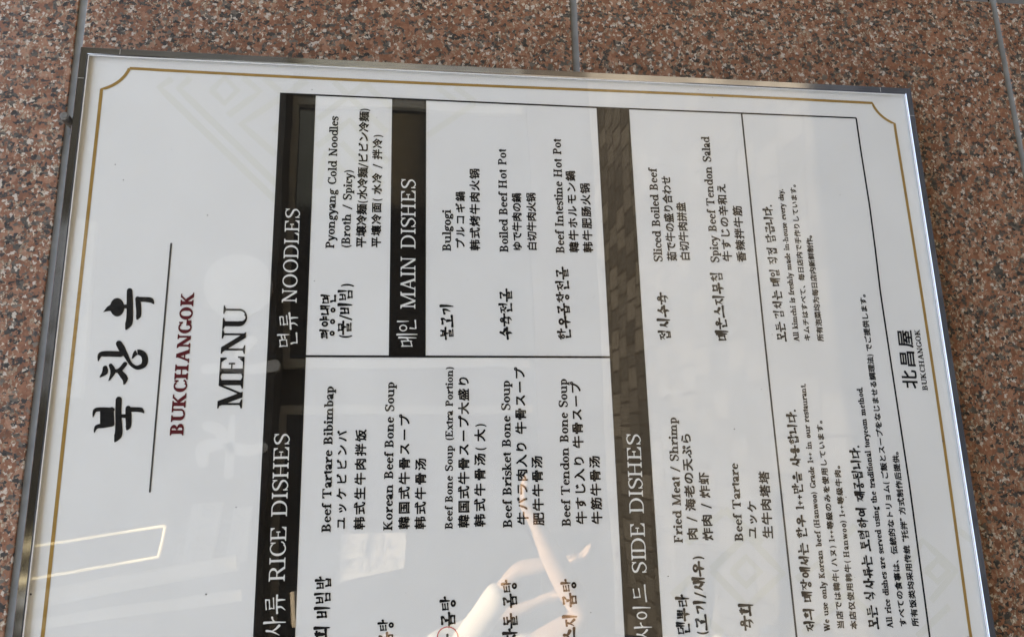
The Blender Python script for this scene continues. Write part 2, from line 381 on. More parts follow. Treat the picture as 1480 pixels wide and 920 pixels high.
        if ch == 'm':
            return V(.1, 0, X, 1, 1, 1, 0) + V(.46, 0, .45, 1, 1, 0, 0) + V(.82, 0, .45, 1, 1, 0, 0) + ring(.31 + s / 2, .44, .15 + s / 2, .24, 0, 175, q, s) + ring(.67 + s / 2, .44, .15 + s / 2, .24, 0, 175, q, s), .92 + s + .06
        if ch == 'i': return V(.1, 0, X, 1, 1, 1, 0) + [disc((.1 + s / 2, .90), s * .68)], .2 + s
        if ch == 'k': return V(.1, 0, 1.03, 1, 1, 1, 0) + diag(.18, .24, .52, X, t * 1.5) + diag(.58, 0, .31, .42, s * 1.1) + ser(.53, X, .22, -1) + ser(.60, 0, .24), .72
        if ch == 'l': return V(.1, 0, 1.03, 1, 1, 1, 0), .2 + s
        if ch == 'o': return ring(.34, .34, .29, .35, 0, 360, q, c), .68
        if ch == 'p': return V(.1, -.3, X, 1, 1, 1, 0) + ring(.345, .34, .29, .35, -155, 155, q, c), .70
        if ch == 'r': return V(.1, 0, X, 1, 1, 1, 0) + brush([(.12 + s, .42), (.2 + s, .6), (.3 + s, .65)], [t, t * 1.6, s * .9]) + [disc((.30 + s, .60), s * .6)], .40 + s
        if ch == 's': return brush([(.42, .53), (.35, .64), (.24, .655), (.12, .58), (.13, .46), (.26, .37), (.39, .28), (.415, .14), (.30, .025), (.18, .025), (.08, .16)], [t, q, q, s * .8, s * .9, s, s, s * .9, s * .7, q, q, t], caps=(0, 0)) + rect(.415, .46, .415 + t, .67) + rect(.065, .01, .065 + t, .22), .52
        if ch == 't': return rect(.13, .14, .13 + s, .86) + ring(.13 + .16, .16, .16, .17, 180, 300, q, s) + rect(.02, X - t, .38, X) + [[(.13, .86), (.13, X - t), (.02, X - t)]], .43
        if ch == 'u': return V(.08, .22, X, 0, 0, 1, 0) + V(.50, 0, X, 0, 1, 1, 0) + ring(.29 + s / 2, .24, .21 + s / 2, .25, 180, 345, q, s), .58 + s + .06
        if ch == 'v': return diag(.33, 0, .11, X, s * 1.1) + diag(.33, 0, .54, X, t * 1.4) + ser(.12, X, .24, -1) + ser(.55, X, .2, -1), .66
        if ch == 'w': return diag(.29, 0, .1, X, s * 1.1) + diag(.29, 0, .46, X, t * 1.3) + diag(.64, 0, .44, X, s * 1.1) + diag(.64, 0, .84, X, t * 1.3) + ser(.1, X, .22, -1) + ser(.84, X, .2, -1) + ser(.45, X, .16, -1), .94
        if ch == 'x': return diag(.52, 0, .13, X, s * 1.15) + diag(.12, 0, .52, X, t * 1.4) + ser(.13, X, .24, -1) + ser(.52, X, .2, -1) + ser(.11, 0, .2) + ser(.53, 0, .24), .65
        if ch == 'y': return diag(.34, 0, .11, X, s * 1.1) + brush([(.55, X), (.34, -.02), (.26, -.22), (.14, -.28)], [t * 1.4, t * 1.6, t * 1.8, s * .8], caps=(0, 1)) + ser(.12, X, .24, -1) + ser(.56, X, .2, -1), .66
        if ch == '1': return V(.22, 0, 1, 1, 1, 0, 0) + [[(.22, 1), (.22, .84), (.06, .80), (.06, .84)]], .5
        if ch == '+': return rect(.06, .36, .56, .36 + s * .7) + rect(.31 - s * .35, .13, .31 + s * .35, .64), .62
        if ch == '-': return rect(.05, .26, .32, .26 + t * 1.6), .37
        if ch == '.': return [disc((.14, .07), s * .62)], .3
        if ch == '/': return diag(.04, -.12, .42, 1.02, t * 1.6), .46
        if ch in '(（': return ring(.46, .4, .36, .68, 115, 245, t, s * .8), .42
        if ch in ')）': return ring(-.04, .4, .36, .68, -65, 65, t, s * .8), .42
        if ch == '“': return [disc((.1, .85), s * .6), disc((.32, .85), s * .6)] + brush([(.06, .87), (.14, 1.0)], [s * .8, t]) + brush([(.28, .87), (.36, 1.0)], [s * .8, t]), .42
        if ch == '”': return [disc((.1, .95), s * .6), disc((.32, .95), s * .6)] + brush([(.14, .93), (.06, .78)], [s * .8, t]) + brush([(.36, .93), (.28, .78)], [s * .8, t]), .42
        return [], .4

SERIF = Serif(0.185, 0.095)
SERIF_SMALL = Serif(0.21, 0.12)
SERIF_HEAD = Serif(0.115, 0.056, 0.10)
SERIF_BOLD = Serif(0.215, 0.10, 0.09)
SERIF_TITLE = Serif(0.180, 0.060, 0.115)

# brush Hangul: jamo strokes in a unit box -> (points, kind)
def jamo(c):
    bar = lambda y, x0=0., x1=1.: ([(x0, y - .05), (.5 * (x0 + x1), y + .01), (x1, y + .07)], 'h')
    ver = lambda x, y0=0., y1=1.: ([(x, y1), (x + .02, .5 * (y0 + y1)), (x, y0)], 'v')
    sieut = lambda top: [([(.5, top), (.42, top * .55), (.02, 0)], 'l'), ([(.45, top * .62), (.66, top * .3), (1, .02)], 'r')]
    T = {
        'ㄱ': [bar(.9, .02, .84), ([(.84, .95), (.80, .55), (.50, 0)], 'l')],
        'ㄲ': [bar(.9, 0, .4), ([(.42, .93), (.40, .5), (.2, 0)], 'l'), bar(.9, .5, .9), ([(.95, .93), (.92, .5), (.7, 0)], 'l')],
        'ㄴ': [ver(.1, .12, 1), bar(.08, .08, 1)],
        'ㄷ': [bar(.92, .04, .95), ver(.1, .1, .9), bar(.06, .08, 1)],
        'ㄹ': [bar(.95, .04, .86), ver(.86, .58, .95), bar(.53, .06, .86), ver(.1, .06, .5), bar(.03, .08, 1)],
        'ㅁ': [ver(.1, .05, .93), bar(.91, .08, .9), ver(.88, .05, .93), bar(.08, .1, .9)],
        'ㅂ': [ver(.1, .05, 1), ver(.88, .05, 1), bar(.55, .1, .88), bar(.08, .1, .88)],
        'ㅃ': [ver(.04, .05, 1), ver(.4, .05, 1), bar(.55, .04, .4), bar(.08, .04, .4), ver(.6, .05, 1), ver(.96, .05, 1), bar(.55, .6, .96), bar(.08, .6, .96)],
        'ㅅ': sieut(1.), 'ㅇ': [('o', .5, .48, .46, .48)],
        'ㅈ': [bar(.92, .06, .94)] + sieut(.86), 'ㅊ': [bar(1.08, .36, .62), bar(.8, .06, .94)] + sieut(.74),
        'ㅋ': [bar(.92, .02, .84), ([(.84, .95), (.80, .5), (.45, 0)], 'l'), bar(.52, .05, .8)],
        'ㅌ': [bar(.95, .04, .95), ver(.1, .1, .9), bar(.52, .1, .9), bar(.04, .08, 1)],
        'ㅍ': [bar(.92, .02, .98), ver(.3, .1, .9), ver(.7, .1, .9), bar(.06, 0, 1)],
        'ㅎ': [bar(1.06, .34, .64), bar(.78, .02, .98), ('o', .5, .28, .40, .30)],
        'ㅏ': [ver(.42), bar(.52, .42, .95)], 'ㅑ': [ver(.42), bar(.62, .42, .95), bar(.36, .42, .95)],
        'ㅐ': [ver(.3, .05, .95), ver(.8), bar(.52, .3, .8)], 'ㅓ': [ver(.62), bar(.52, .1, .62)], 'ㅕ': [ver(.62), bar(.66, .1, .62), bar(.38, .1, .62)],
        'ㅔ': [ver(.45, .05, .95), ver(.9), bar(.52, .05, .45)], 'ㅣ': [ver(.55)],
        'ㅖ': [ver(.45, .05, .95), ver(.9), bar(.64, .05, .45), bar(.4, .05, .45)],
        'ㅗ': [bar(.15), ver(.5, .15, .95)], 'ㅛ': [bar(.15), ver(.33, .15, .9), ver(.66, .15, .9)],
        'ㅜ': [bar(.80), ver(.5, -.02, .8)], 'ㅠ': [bar(.84), ([(.33, .82), (.3, .4), (.2, .0)], 'l'), ver(.68, -.02, .84)], 'ㅡ': [bar(.45)],
    }
    return T[c]
CHO = 'ㄱㄲㄴㄷㄸㄹㅁㅂㅃㅅㅆㅇㅈㅉㅊㅋㅌㅍㅎ'
JUNG = ['ㅏ', 'ㅐ', 'ㅑ', 'ㅒ', 'ㅓ', 'ㅔ', 'ㅕ', 'ㅖ', 'ㅗ', 'ㅗㅏ', 'ㅗㅐ', 'ㅗㅣ', 'ㅛ', 'ㅜ', 'ㅜㅓ', 'ㅜㅔ', 'ㅜㅣ', 'ㅠ', 'ㅡ', 'ㅡㅣ', 'ㅣ']
JONG = ' ㄱㄲㄳㄴㄵㄶㄷㄹㄺㄻㄼㄽㄾㄿㅀㅁㅂㅄㅅㅆㅇㅈㅊㅋㅌㅍㅎ'
JR = random.Random(11)
def put(c, x0, y0, x1, y1, w):
    w *= .66 if c in 'ㄹㅌㅃ' else (.78 if c in 'ㅂㅍㅎㅊㅁㅈㄷ' else 1.0)
    J = .02 if c in 'ㄹㅌㅃㅂㅍㅎㅊㅁ' else .045
    out = []
    for st in jamo(c):
        if st[0] == 'o':
            rx, ry = st[3] * (x1 - x0), st[4] * (y1 - y0); rx = min(rx, ry * 1.35)
            out += ring(x0 + st[1] * (x1 - x0), y0 + st[2] * (y1 - y0), rx + w * .3, ry + w * .25, 0, 360, w * .72, w * .95, 24); continue
        P = [(x0 + (a + JR.uniform(-J, J)) * (x1 - x0), y0 + (b + JR.uniform(-J, J)) * (y1 - y0)) for a, b in st[0]]
        prof = {'h': [w * .95, w * .60, w * 1.0], 'v': [w * 1.3, w * .95, w * .45], 'l': [w * 1.15, w * .85, w * .22], 'r': [w * .45, w * .9, w * 1.3]}[st[1]]
        out += brush(P, prof, 5)
        if st[1] == 'v': out += brush([(P[0][0] - w * .55, P[0][1] + w * .35), P[0]], [w * .35, w * .95], 2)
    return out
HCACHE = {}
def hangul(ch, w):
    if (ch, w) in HCACHE: return HCACHE[(ch, w)]
    k = ord(ch) - 0xAC00; ini, med, fin = CHO[k // 588], JUNG[k % 588 // 28], JONG[k % 28]
    h, v = ('', med) if med[0] in 'ㅏㅐㅑㅒㅓㅔㅕㅖㅣ' else (med[0], med[1:])
    ws = w * (.82 if fin != ' ' else 1.0); p = []
    if fin == ' ':
        if h and v: p = put(ini, .14, .58, .56, .90, ws) + put(h, .02, .18, .66, .50, ws) + put(v, .60, 0, .98, .98, ws)
        elif h: p = put(ini, .22, .54, .80, .92, ws) + put(h, .02, .02, .98, .46, ws)
        else: p = put(ini, .06, .22, .52, .80, ws) + put(v, .50, .0, .98, .98, ws)
    else:
        if h and v: p = put(ini, .14, .70, .54, .94, ws) + put(h, .02, .46, .62, .64, ws) + put(v, .60, .42, .98, 1.0, ws)
        elif h: p = put(ini, .22, .70, .80, .96, ws) + put(h, .0, .40, 1.0, .66, ws)
        else: p = put(ini, .05, .52, .52, .92, ws) + put(v, .50, .42, .96, 1.02, ws)
        p += put(fin, .20, .02, .84, .32, ws)
    HCACHE[(ch, w)] = union(p)
    return HCACHE[(ch, w)]

# ideographs and kana: outlines of Blender's own built-in face, as mesh
_fc = bpy.data.curves.new('glyph_source', 'FONT'); _fc.resolution_u = 3
_fo = bpy.data.objects.new('glyph_source', _fc); COL.objects.link(_fo)
CCACHE = {}
def cjk(ch, wgt):
    if (ch, wgt) not in CCACHE:
        _fc.body = ch
        dg = bpy.context.evaluated_depsgraph_get(); dg.update()
        me = bpy.data.meshes.new_from_object(_fo.evaluated_get(dg))
        vv = [(v.co.x, v.co.y + .10) for v in me.vertices]; ff = [tuple(p.vertices) for p in me.polygons]; V_, F_ = [], []
        for dx, dy in ((-wgt, -wgt), (wgt, -wgt), (-wgt, wgt), (wgt, wgt)):          # heavier face: four nudged impressions
            F_ += [tuple(i + len(V_) for i in f) for f in ff]; V_ += [(x + dx, y + dy) for x, y in vv]
        CCACHE[(ch, wgt)] = (V_, F_)
        bpy.data.meshes.remove(me)
    return CCACHE[(ch, wgt)]

def is_cjk(c): return ord(c) > 0x2E80 and not (0xAC00 <= ord(c) < 0xD7A4) and c not in '（）'

def bulge(x, z):
    """the poster does not lie quite flat: it lifts towards its lower edge and ripples a little"""
    b = 0.0008 * max(0.0, min(1.0, (0.992 - z) / 0.022)) ** 1.5
    b += 0.00035 * math.sin(x * 13 + z * 5) * math.sin(z * 9 + 1.0) + 0.00012 * math.sin(x * 45) * max(0, 1.2 - z)
    b += 0.0003 * max(0.0, min(1.0, (x - 0.418) / 0.016)) ** 1.5
    return -b

def layer_mesh(name, vs2, fs, depth, mat, parent):
    """vs2 are (X, Z) on the poster; depth = print layer height in front of it"""
    me = bpy.data.meshes.new(name)
    loose = name in ('dish_translation', 'notice_line', 'emblem_lettering')
    me.from_pydata([(x, bulge(x, z) - depth - (2e-6 * (i % 7) if loose else 0.0), z) for i, (x, z) in enumerate(vs2)], [], fs); me.update()
    bm = bmesh.new(); bm.from_mesh(me)
    for f in bm.faces:
        f.normal_update()
        if f.normal.y > 0: f.normal_flip()
    bm.to_mesh(me); bm.free()
    return link(name, me, mat, parent)

L_FAINT, L_BAR, L_RULE, L_TEXT, L_TEXT2 = 0.00008, 0.00016, 0.00024, 0.00032, 0.00040

def text(name, s, p0, p1, h, mat, parent, serif=None, hw=0.13, cw=0.012, depth=L_TEXT, seed=0):
    """set s from pixel p0 to pixel p1 (foot of the letters), h pixels tall"""
    serif = serif or SERIF
    a, b = W(*p0), W(*p1); e = (b - a); L = e.length; e.normalize(); n = Vector((-e[1], e[0]))
    m = 0.5 * (Vector(p0) + Vector(p1)); H = h * ((W(m[0] + 1, m[1]) - W(m[0], m[1])).length)
    items = []; x = 0.0; latin_only = all(not is_cjk(c) and not (0xAC00 <= ord(c) < 0xD7A4) for c in s)
    cj = any(is_cjk(c) for c in s); ko = any(0xAC00 <= ord(c) < 0xD7A4 for c in s)
    for c in s:
        if is_cjk(c): g, adv, sc = cjk(c, cw), 1.0, 1.0
        elif 0xAC00 <= ord(c) < 0xD7A4: g, adv, sc = hangul(c, hw), 1.04, 1.0
        else:
            g, adv = (SERIF_BOLD if ko else serif).glyph(c); sc = 1.0 if latin_only else (.82 if cj else .86); adv *= sc
            if cj and c in '（）()': adv = .62 if c in '（）' else .42
        items.append((g, x, adv, sc, c)); x += adv
    nat = x * H; fit = L / nat
    gx = fit if latin_only else min(fit * (.93 if ko else 1.0), 1.08)
    vs, fs = [], []
    for g, x0, adv, sc, c in items:
        off = len(vs); ox = x0 * H * fit + (adv * H * fit - adv * H * gx) * 0.5
        for (u, v) in g[0]:
            q = a + e * (ox + u * sc * H * gx) + n * (v * sc * H + (0.0 if latin_only else (.06 * H if sc < 1 else 0)))
            vs.append((q[0], q[1]))
        fs += [tuple(i + off for i in f) for f in g[1]]
    return layer_mesh(name, vs, fs, depth, mat, parent)

def px_poly(name, polys, depth, mat, parent):
    """polygons drawn in photo pixels, unioned on the poster"""
    P = [[tuple(W(*q)) for q in p] for p in polys]
    v, f = union([[(a * 100, b * 100) for a, b in p] for p in P])
    return layer_mesh(name, [(a / 100, b / 100) for a, b in v], f, depth, mat, parent)

def strip(pts, w, n=1):
    """line of width w metres through plane points, cut fine enough to follow the paper"""
    out = []
    for i in range(len(pts) - 1):
        a, b = Vector(pts[i]), Vector(pts[i + 1]); k = max(1, int((b - a).length / 0.012))
        for j in range(k):
            out.append(tuple(a + (b - a) * (j / k)))
    out.append(tuple(pts[-1]))
    return brush(out, [w, w], caps=(False, False), straight=True)

def plane_polys(name, polys, depth, mat, parent):
    v, f = union([[(a * 100, b * 100) for a, b in p] for p in polys])
    return layer_mesh(name, [(a / 100, b / 100) for a, b in v], f, depth, mat, parent)

def grid_rect(x0, x1, z0, z1, step=0.012):
    nx, nz = max(1, round((x1 - x0) / step)), max(1, round((z1 - z0) / step))
    vs = [(x0 + (x1 - x0) * i / nx, z0 + (z1 - z0) * j / nz) for j in range(nz + 1) for i in range(nx + 1)]
    fs = [(j * (nx + 1) + i, j * (nx + 1) + i + 1, (j + 1) * (nx + 1) + i + 1, (j + 1) * (nx + 1) + i) for j in range(nz) for i in range(nx)]
    return vs, fs

# ================================================================== the granite wall
WALL_Y = 0.022
wall = empty('granite_wall', (0, WALL_Y, 0))
tag(wall, 'polished red-brown speckled granite wall with grey joints behind the menu board', 'wall')
JZ = [0.3250, 0.8222, 1.3202, 1.8119, 2.307, 2.802]; JX = [-3.345, -2.365, -1.385, -0.405, 0.581, 1.565, 2.545, 3.525]
GAP = 0.0036
def panel(x0, x1, z0, z1):
    bm = bmesh.new(); box(bm, x0 + GAP, x1 - GAP, 0.0, 0.03, z0 + GAP, z1 - GAP); bevel(bm, 0.0011, 2)
    return from_bm('granite_panel', bm, M_GRANITE, wall)
for i in range(len(JX) - 1):
    panel(JX[i], JX[i + 1], 0.0, JZ[0])
    for j in range(len(JZ) - 1):
        panel(JX[i], JX[i + 1], JZ[j], JZ[j + 1])
def joint_strip(bm, x0, x1, z0, z1, axis):
    """slightly hollow bead of sealant with an uneven surface"""
    n = int(max(x1 - x0, z1 - z0) / 0.02); rows = []
    for i in range(n + 1):
        t = i / n; row = []
        for j in range(5):
            u = j / 4; d = 0.0010 + 0.0011 * math.sin(math.pi * u) + RND.uniform(-.0002, .0002)
            x, z = (x0 + (x1 - x0) * t, z0 + (z1 - z0) * u) if axis == 'x' else (x0 + (x1 - x0) * u, z0 + (z1 - z0) * t)
            row.append(bm.verts.new((x, d, z)))
        rows.append(row)
    for a, b in zip(rows, rows[1:]):
        for j in range(4): bm.faces.new((a[j], a[j + 1], b[j + 1], b[j]) if axis == 'x' else (a[j], b[j], b[j + 1], a[j + 1]))
for z in JZ[:-1]:
    bm = bmesh.new(); joint_strip(bm, JX[0], JX[-1], z - GAP - .001, z + GAP + .001, 'x'); from_bm('sealant_joint', bm, M_SEAL, wall, True)
for x in JX[1:-1]:
    bm = bmesh.new()
    for z0, z1 in zip([0.0] + JZ[:-1], JZ): joint_strip(bm, x - GAP - .001, x + GAP + .001, z0 + GAP + .002, z1 - GAP - .002, 'z')
    from_bm('sealant_joint', bm, M_SEAL, wall, True)
bm = bmesh.new(); box(bm, JX[0] - 1, JX[-1] + 1, 0.034, 0.5, 0, 6.55); box(bm, JX[0] - 1, JX[-1] + 1, -0.004, 0.031, JZ[-1] + .004, 6.55)
from_bm('upper_wall', bm, plain('grey_render', (0.33, 0.31, 0.29), 0.8, 0, 0.15, 5), wall)

# ================================================================== the menu board
board = empty('menu_board', (0, 0, 0))
tag(board, 'white framed restaurant menu board under clear acrylic, fixed to the granite wall', 'menu board')
FX0, FX1, FZ0, FZ1 = -0.1407, 0.4448, 0.9626, 1.7990
FY, RW = -0.0044, 0.0073
def rail(ends, mat):
    """mitred rail with a stepped section; ends = corner pair going round the frame"""
    prof = [(0.0, 0.0146), (0.0, -0.0037), (0.0007, FY), (RW - .0007, FY), (RW, -0.0037), (RW, -0.0014), (RW - .002, -0.0014), (RW - .002, 0.0146)]
    (cx0, cz0, sx0, sz0), (cx1, cz1, sx1, sz1) = ends
    bm = bmesh.new()
    A = [bm.verts.new((cx0 + sx0 * w, y, cz0 + sz0 * w)) for w, y in prof]
    B = [bm.verts.new((cx1 + sx1 * w, y, cz1 + sz1 * w)) for w, y in prof]
    for i in range(len(prof)):
        j = (i + 1) % len(prof); bm.faces.new((A[i], A[j], B[j], B[i]))
    bm.faces.new(A); bm.faces.new(B[::-1])
    bmesh.ops.recalc_face_normals(bm, faces=bm.faces)
    return from_bm('frame_rail', bm, mat, board)
C_ = {'tl': (FX0, FZ1, 1, -1), 'tr': (FX1, FZ1, -1, -1), 'br': (FX1, FZ0, -1, 1), 'bl': (FX0, FZ0, 1, 1)}
for a, b, m in (('tl', 'tr', M_RAILX), ('tr', 'br', M_RAILZ), ('br', 'bl', M_RAILX), ('bl', 'tl', M_RAILZ)): rail((C_[a], C_[b]), m)
# corner-piece seams: dark hairlines across the rails
M_SEAM = plain('seam_grime', (0.3, 0.29, 0.27), .7)
for x, z, ax in ((FX1 - .0325, FZ1, 'x'), (FX1, FZ1 - .0355, 'z'), (FX0 + .0325, FZ1, 'x'), (FX1, FZ0 + .0355, 'z'), (FX1 - .0325, FZ0, 'x'), (FX0, FZ0 + .0355, 'z'), (FX0 + .0325, FZ0, 'x'), (FX0, FZ1 - .0355, 'z')):
    bm = bmesh.new()
    if ax == 'x':
        zz = z - RW if z > 1.4 else z; box(bm, x - .0002, x + .0002, FY - .0001, FY + .0003, zz + .001, zz + RW - .001)
    else:
        xx = x - RW if x > .2 else x; box(bm, xx + .001, xx + RW - .001, FY - .0001, FY + .0003, z - .0002, z + .0002)
    from_bm('corner_seam', bm, M_SEAM, board)
bm = bmesh.new(); box(bm, FX0 + .006, FX1 - .006, 0.0016, 0.0120, FZ0 + .006, FZ1 - .006); from_bm('back_panel', bm, plain('grey_backing', (.4, .4, .4), .7), board)
# acrylic sheet
bm = bmesh.new(); box(bm, FX0 + RW - .0012, FX1 - RW + .0012, -0.0031, -0.0019, FZ0 + RW - .0012, FZ1 - RW + .0012); from_bm('acrylic_sheet', bm, M_ACR, board)
# white strips inside the rails, painting in the highlight along the acrylic edge
bm = bmesh.new()
bx0, bx1, bz0, bz1 = FX0 + RW + .0002, FX1 - RW - .0002, FZ0 + RW + .0002, FZ1 - RW - .0002
for q in ((bx0, bx1, bz1 - .0008, bz1), (bx0, bx1, bz0, bz0 + .0008), (bx0, bx0 + .0008, bz0 + .001, bz1 - .001), (bx1 - .0008, bx1, bz0 + .001, bz1 - .001)):
    box(bm, q[0], q[1], -.0035, -.00315, q[2], q[3])
from_bm('edge_highlight_strip', bm, M_EDGE_HIGHLIGHT, board)
# poster
vs, fs = grid_rect(FX0 + .004, FX1 - .004, FZ0 + .004, FZ1 - .004, 0.005)
poster = layer_mesh('poster', vs, fs, 0.0, M_PAPER, board)
for p in poster.data.polygons: p.use_smooth = True

# ---- printed rules and bars (plane coordinates, metres)
PX0, PX1, PC = -0.1110, 0.4078, 0.1519
ZT, ZB = 1.6158, 1.0258
N0, N1, M0, M1, S0, S1, KZ = 1.6158, 1.5840, 1.5096, 1.4783, 1.3063, 1.2738, 1.1525

def bar(z0, z1, x0, x1):
    vs, fs = grid_rect(x0, x1, z1, z0)
    o = layer_mesh('heading_bar', vs, fs, L_BAR, M_BAR, poster)
    return o
bar(N0, N1, PX0, PX1); bar(M0, M1, PC, PX1); bar(S0, S1, PX0, PX1)
def rule(name, pts, w, mat, depth=L_RULE): return plane_polys(name, strip(pts, w), depth, mat, poster)
LW = 0.0017
rule('table_rule', [(PX1, N0 + LW / 2), (PX1, S0)], LW, M_INK)
rule('table_rule', [(PX1, S0), (PX1 + .0004, S0 - .12), (PX1 + .0008, 1.06), (PX1 + .0009, ZB + LW)], LW, M_INK)
rule('table_rule', [(PC, N0), (PC, S0)], .0019, M_INK)
for z, x0 in ((N0, PX0), (N1, PX0), (M0, PC), (M1, PC)): rule('table_rule', [(x0, z), (PX1, z)], LW, M_INK)
for z in (S0, S1): rule('table_rule', [(PX0, z), (PX1, z)], .0012, M_INK)
rule('table_rule', [(PX1, KZ + .0015), (.15, KZ + .0006), (PX0, KZ - .001)], .0018, M_RULE)
rule('table_rule', [(PX1 + .0008, ZB + .002), (.37, ZB + .0016), (.31, ZB + .0002), (.264, ZB + .0004), (.22, ZB + .0012), (.178, ZB + .0007), (.10, ZB - .0003), (.03, ZB - .0012), (PX0, ZB - .0006)], .0018, M_INK)
rule('table_rule', [(PX0, N0 + LW / 2), (PX0, ZB - LW)], LW, M_INK)

# gold border with scalloped corners
def border():
    gx0, gx1, gz0, gz1, q = -0.1280, 0.4270, 0.9845, 1.7780, 0.0228
    pts = []
    def scallop(p, q, ctr):
        """shallow arc from p to q bowed towards the middle of the sheet"""
        p, q, m = Vector(p), Vector(q), (Vector(p) + Vector(q)) / 2; n = (Vector(ctr) - m).normalized(); c = (q - p).length / 2; sg = .0040; r = (c * c + sg * sg) / (2 * sg)
        o = m - n * (r - sg); t = (q - p).normalized(); h = math.asin(c / r)
        return [tuple(o + n * (r * math.cos(a)) + t * (r * math.sin(a))) for a in (-h + 2 * h * i / 10 for i in range(11))]
    mid = ((gx0 + gx1) / 2, (gz0 + gz1) / 2)
    def dg(x, z, sx, sz): return (x + sx, z + sz)
    pts += scallop((gx1, gz1 - q), (gx1 - q, gz1), (gx1 - 1, gz1 - 1)) + scallop((gx0 + q, gz1), (gx0, gz1 - q), (gx0 + 1, gz1 - 1))
    pts += scallop((gx0, gz0 + q), (gx0 + q, gz0), (gx0 + 1, gz0 + 1)) + scallop((gx1 - q, gz0), (gx1, gz0 + q), (gx1 - 1, gz0 + 1))
    # slight waviness of the printed sheet
    out = []
    full = pts + [pts[0]]
    for a, b in zip(full, full[1:]):
        k = max(1, int(math.hypot(b[0] - a[0], b[1] - a[1]) / .012))
        for j in range(k):
            t = j / k; x, z = a[0] + (b[0] - a[0]) * t, a[1] + (b[1] - a[1]) * t
            if x > .425 and 1.02 < z < 1.74: x += .0009 * math.sin((z - 1.02) * 8.5) - .0007 * math.sin((z - 1.02) * 4.3)
            if z < .99: z -= .0022 * math.sin(max(0, min(1, (x + .09) / .48)) * math.pi) - .0006
            out.append((x, z))
    return out + [out[0]]
plane_polys('gold_border', brush(border(), [.0029, .0029], caps=(False, False), straight=True), L_RULE, M_GOLD, poster)

# faint lattice of nested diamonds printed in the corners
def pxs(pts, o, k, w):
    P = [tuple(W(o[0] + x * k, o[1] + y * k)) for x, y in pts]
    return strip(P, w)
A7, A8, A3, AF = ((180, 90), .1902), ((420, 90), .1902), ((1080, 700), .2432), ((740, 670), .2717)
pol = []
def diamond(c, k, ctr, h, w):
    return pxs([(ctr[0] - h, ctr[1]), (ctr[0], ctr[1] - h), (ctr[0] + h, ctr[1]), (ctr[0], ctr[1] + h), (ctr[0] - h, ctr[1]), (ctr[0] - h + 6, ctr[1] - 6)], c, k, w)
pol += diamond(*A7, (760, 215), 98, .0064)
for pts in ([(360, 125), (262, 190), (1180, 1080)], [(500, 120), (412, 200), (1180, 950)], [(900, 115), (1030, 225), (785, 405)], [(1390, 140), (885, 470), (1150, 705)], [(1060, 120), (1200, 240)], [(1190, 470), (1130, 520)]):
    pol += pxs(pts, *A7, .0064)
for pts in ([(210, 430), (530, 190), (560, 165)], [(200, 640), (450, 440), (740, 760)], [(330, 150), (730, 530)], [(385, 610), (700, 930)], [(560, 160), (765, 350)], [(1035, 560), (1400, 310)], [(1110, 190), (1250, 290)], [(1250, 190), (1400, 300)], [(30, 190), (110, 130)], [(210, 960), (260, 690), (400, 830)]):
    pol += pxs(pts, *A8, .0060)
plane_polys('diamond_lattice', pol, L_FAINT, M_FAINT, poster); pol = []
pol += diamond(*A3, (1130, 510), 66, .0060)
for pts in ([(900, 590), (1040, 330), (1240, 510), (1090, 690)], [(1010, 900), (1200, 720)], [(1230, 250), (1330, 330)], [(640, 240), (560, 340)], [(290, 560), (420, 470), (560, 620)], [(330, 880), (600, 640), (760, 800)]):
    pol += pxs(pts, *A3, .0060)
plane_polys('diamond_lattice', pol, L_FAINT, M_FAINT, poster); pol = []
pol += diamond(*AF, (1245, 570), 75, .0064)
for pts in ([(1060, 560), (1250, 380), (1440, 580), (1250, 760), (1060, 560)], [(930, 420), (1130, 250)], [(1000, 800), (1120, 900)], [(1130, 240), (1330, 420)], [(850, 700), (960, 600)]):
    pol += pxs(pts, *AF, .0064)
plane_polys('diamond_lattice', pol, L_FAINT, M_FAINT, poster)

# title, hand brushed (strokes traced in an enlarged view)
def tr(pts): return [tuple(W(130 + x * .2716, 400 + y * .2716)) for x, y in pts]
KT = .2716 * .000617
def tb(pts, ws, caps=(True, True)): return brush(tr(pts), [w * KT for w in ws], 8, caps)
buk = tb([(17, 747), (27, 712), (55, 704), (122, 706)], [2, 20, 21, 20], (0, 1)) + tb([(23, 829), (36, 798), (72, 791), (118, 784)], [2, 20, 24, 22], (0, 1)) + tb([(67, 706), (67, 790)], [22, 22]) + tb([(117, 702), (119, 784)], [20, 22])
buk += tb([(154, 652), (152, 720), (154, 790), (152, 838), (132, 879)], [30, 30, 31, 36, 38, 3], (1, 0)) + tb([(160, 740), (200, 740)], [18, 20])
buk += tb([(204, 698), (206, 750), (206, 790), (196, 815)], [26, 30, 28, 26, 4], (1, 0)) + tb([(204, 705), (245, 705), (272, 708), (289, 724)], [26, 24, 25, 3], (0, 0))
chang = tb([(45, 450), (55, 416), (85, 409), (165, 411)], [2, 24, 30, 30], (0, 1)) + tb([(155, 354), (172, 384), (195, 422), (218, 462), (250, 482), (285, 470), (294, 440), (282, 410), (250, 402), (224, 436)], [30, 34, 24, 16, 18, 26, 30, 30, 30, 28, 3], (1, 0))
chang += tb([(82, 484), (80, 508), (53, 534)], [24, 30, 3], (1, 0)) + tb([(111, 470), (124, 505), (101, 553)], [18, 28, 3], (1, 0)) + tb([(122, 502), (158, 496), (188, 463)], [16, 22, 22]) + tb([(148, 492), (176, 524), (188, 545), (181, 574)], [20, 30, 28, 3], (0, 0))
ok_ = [tr(p) for p in ([(71, 188), (92, 160), (110, 148), (126, 186), (104, 182)],)]
ok_ += [tr(p) for p in ring(146, 162, 38, 49, 0, 360, 21, 20, 36)]
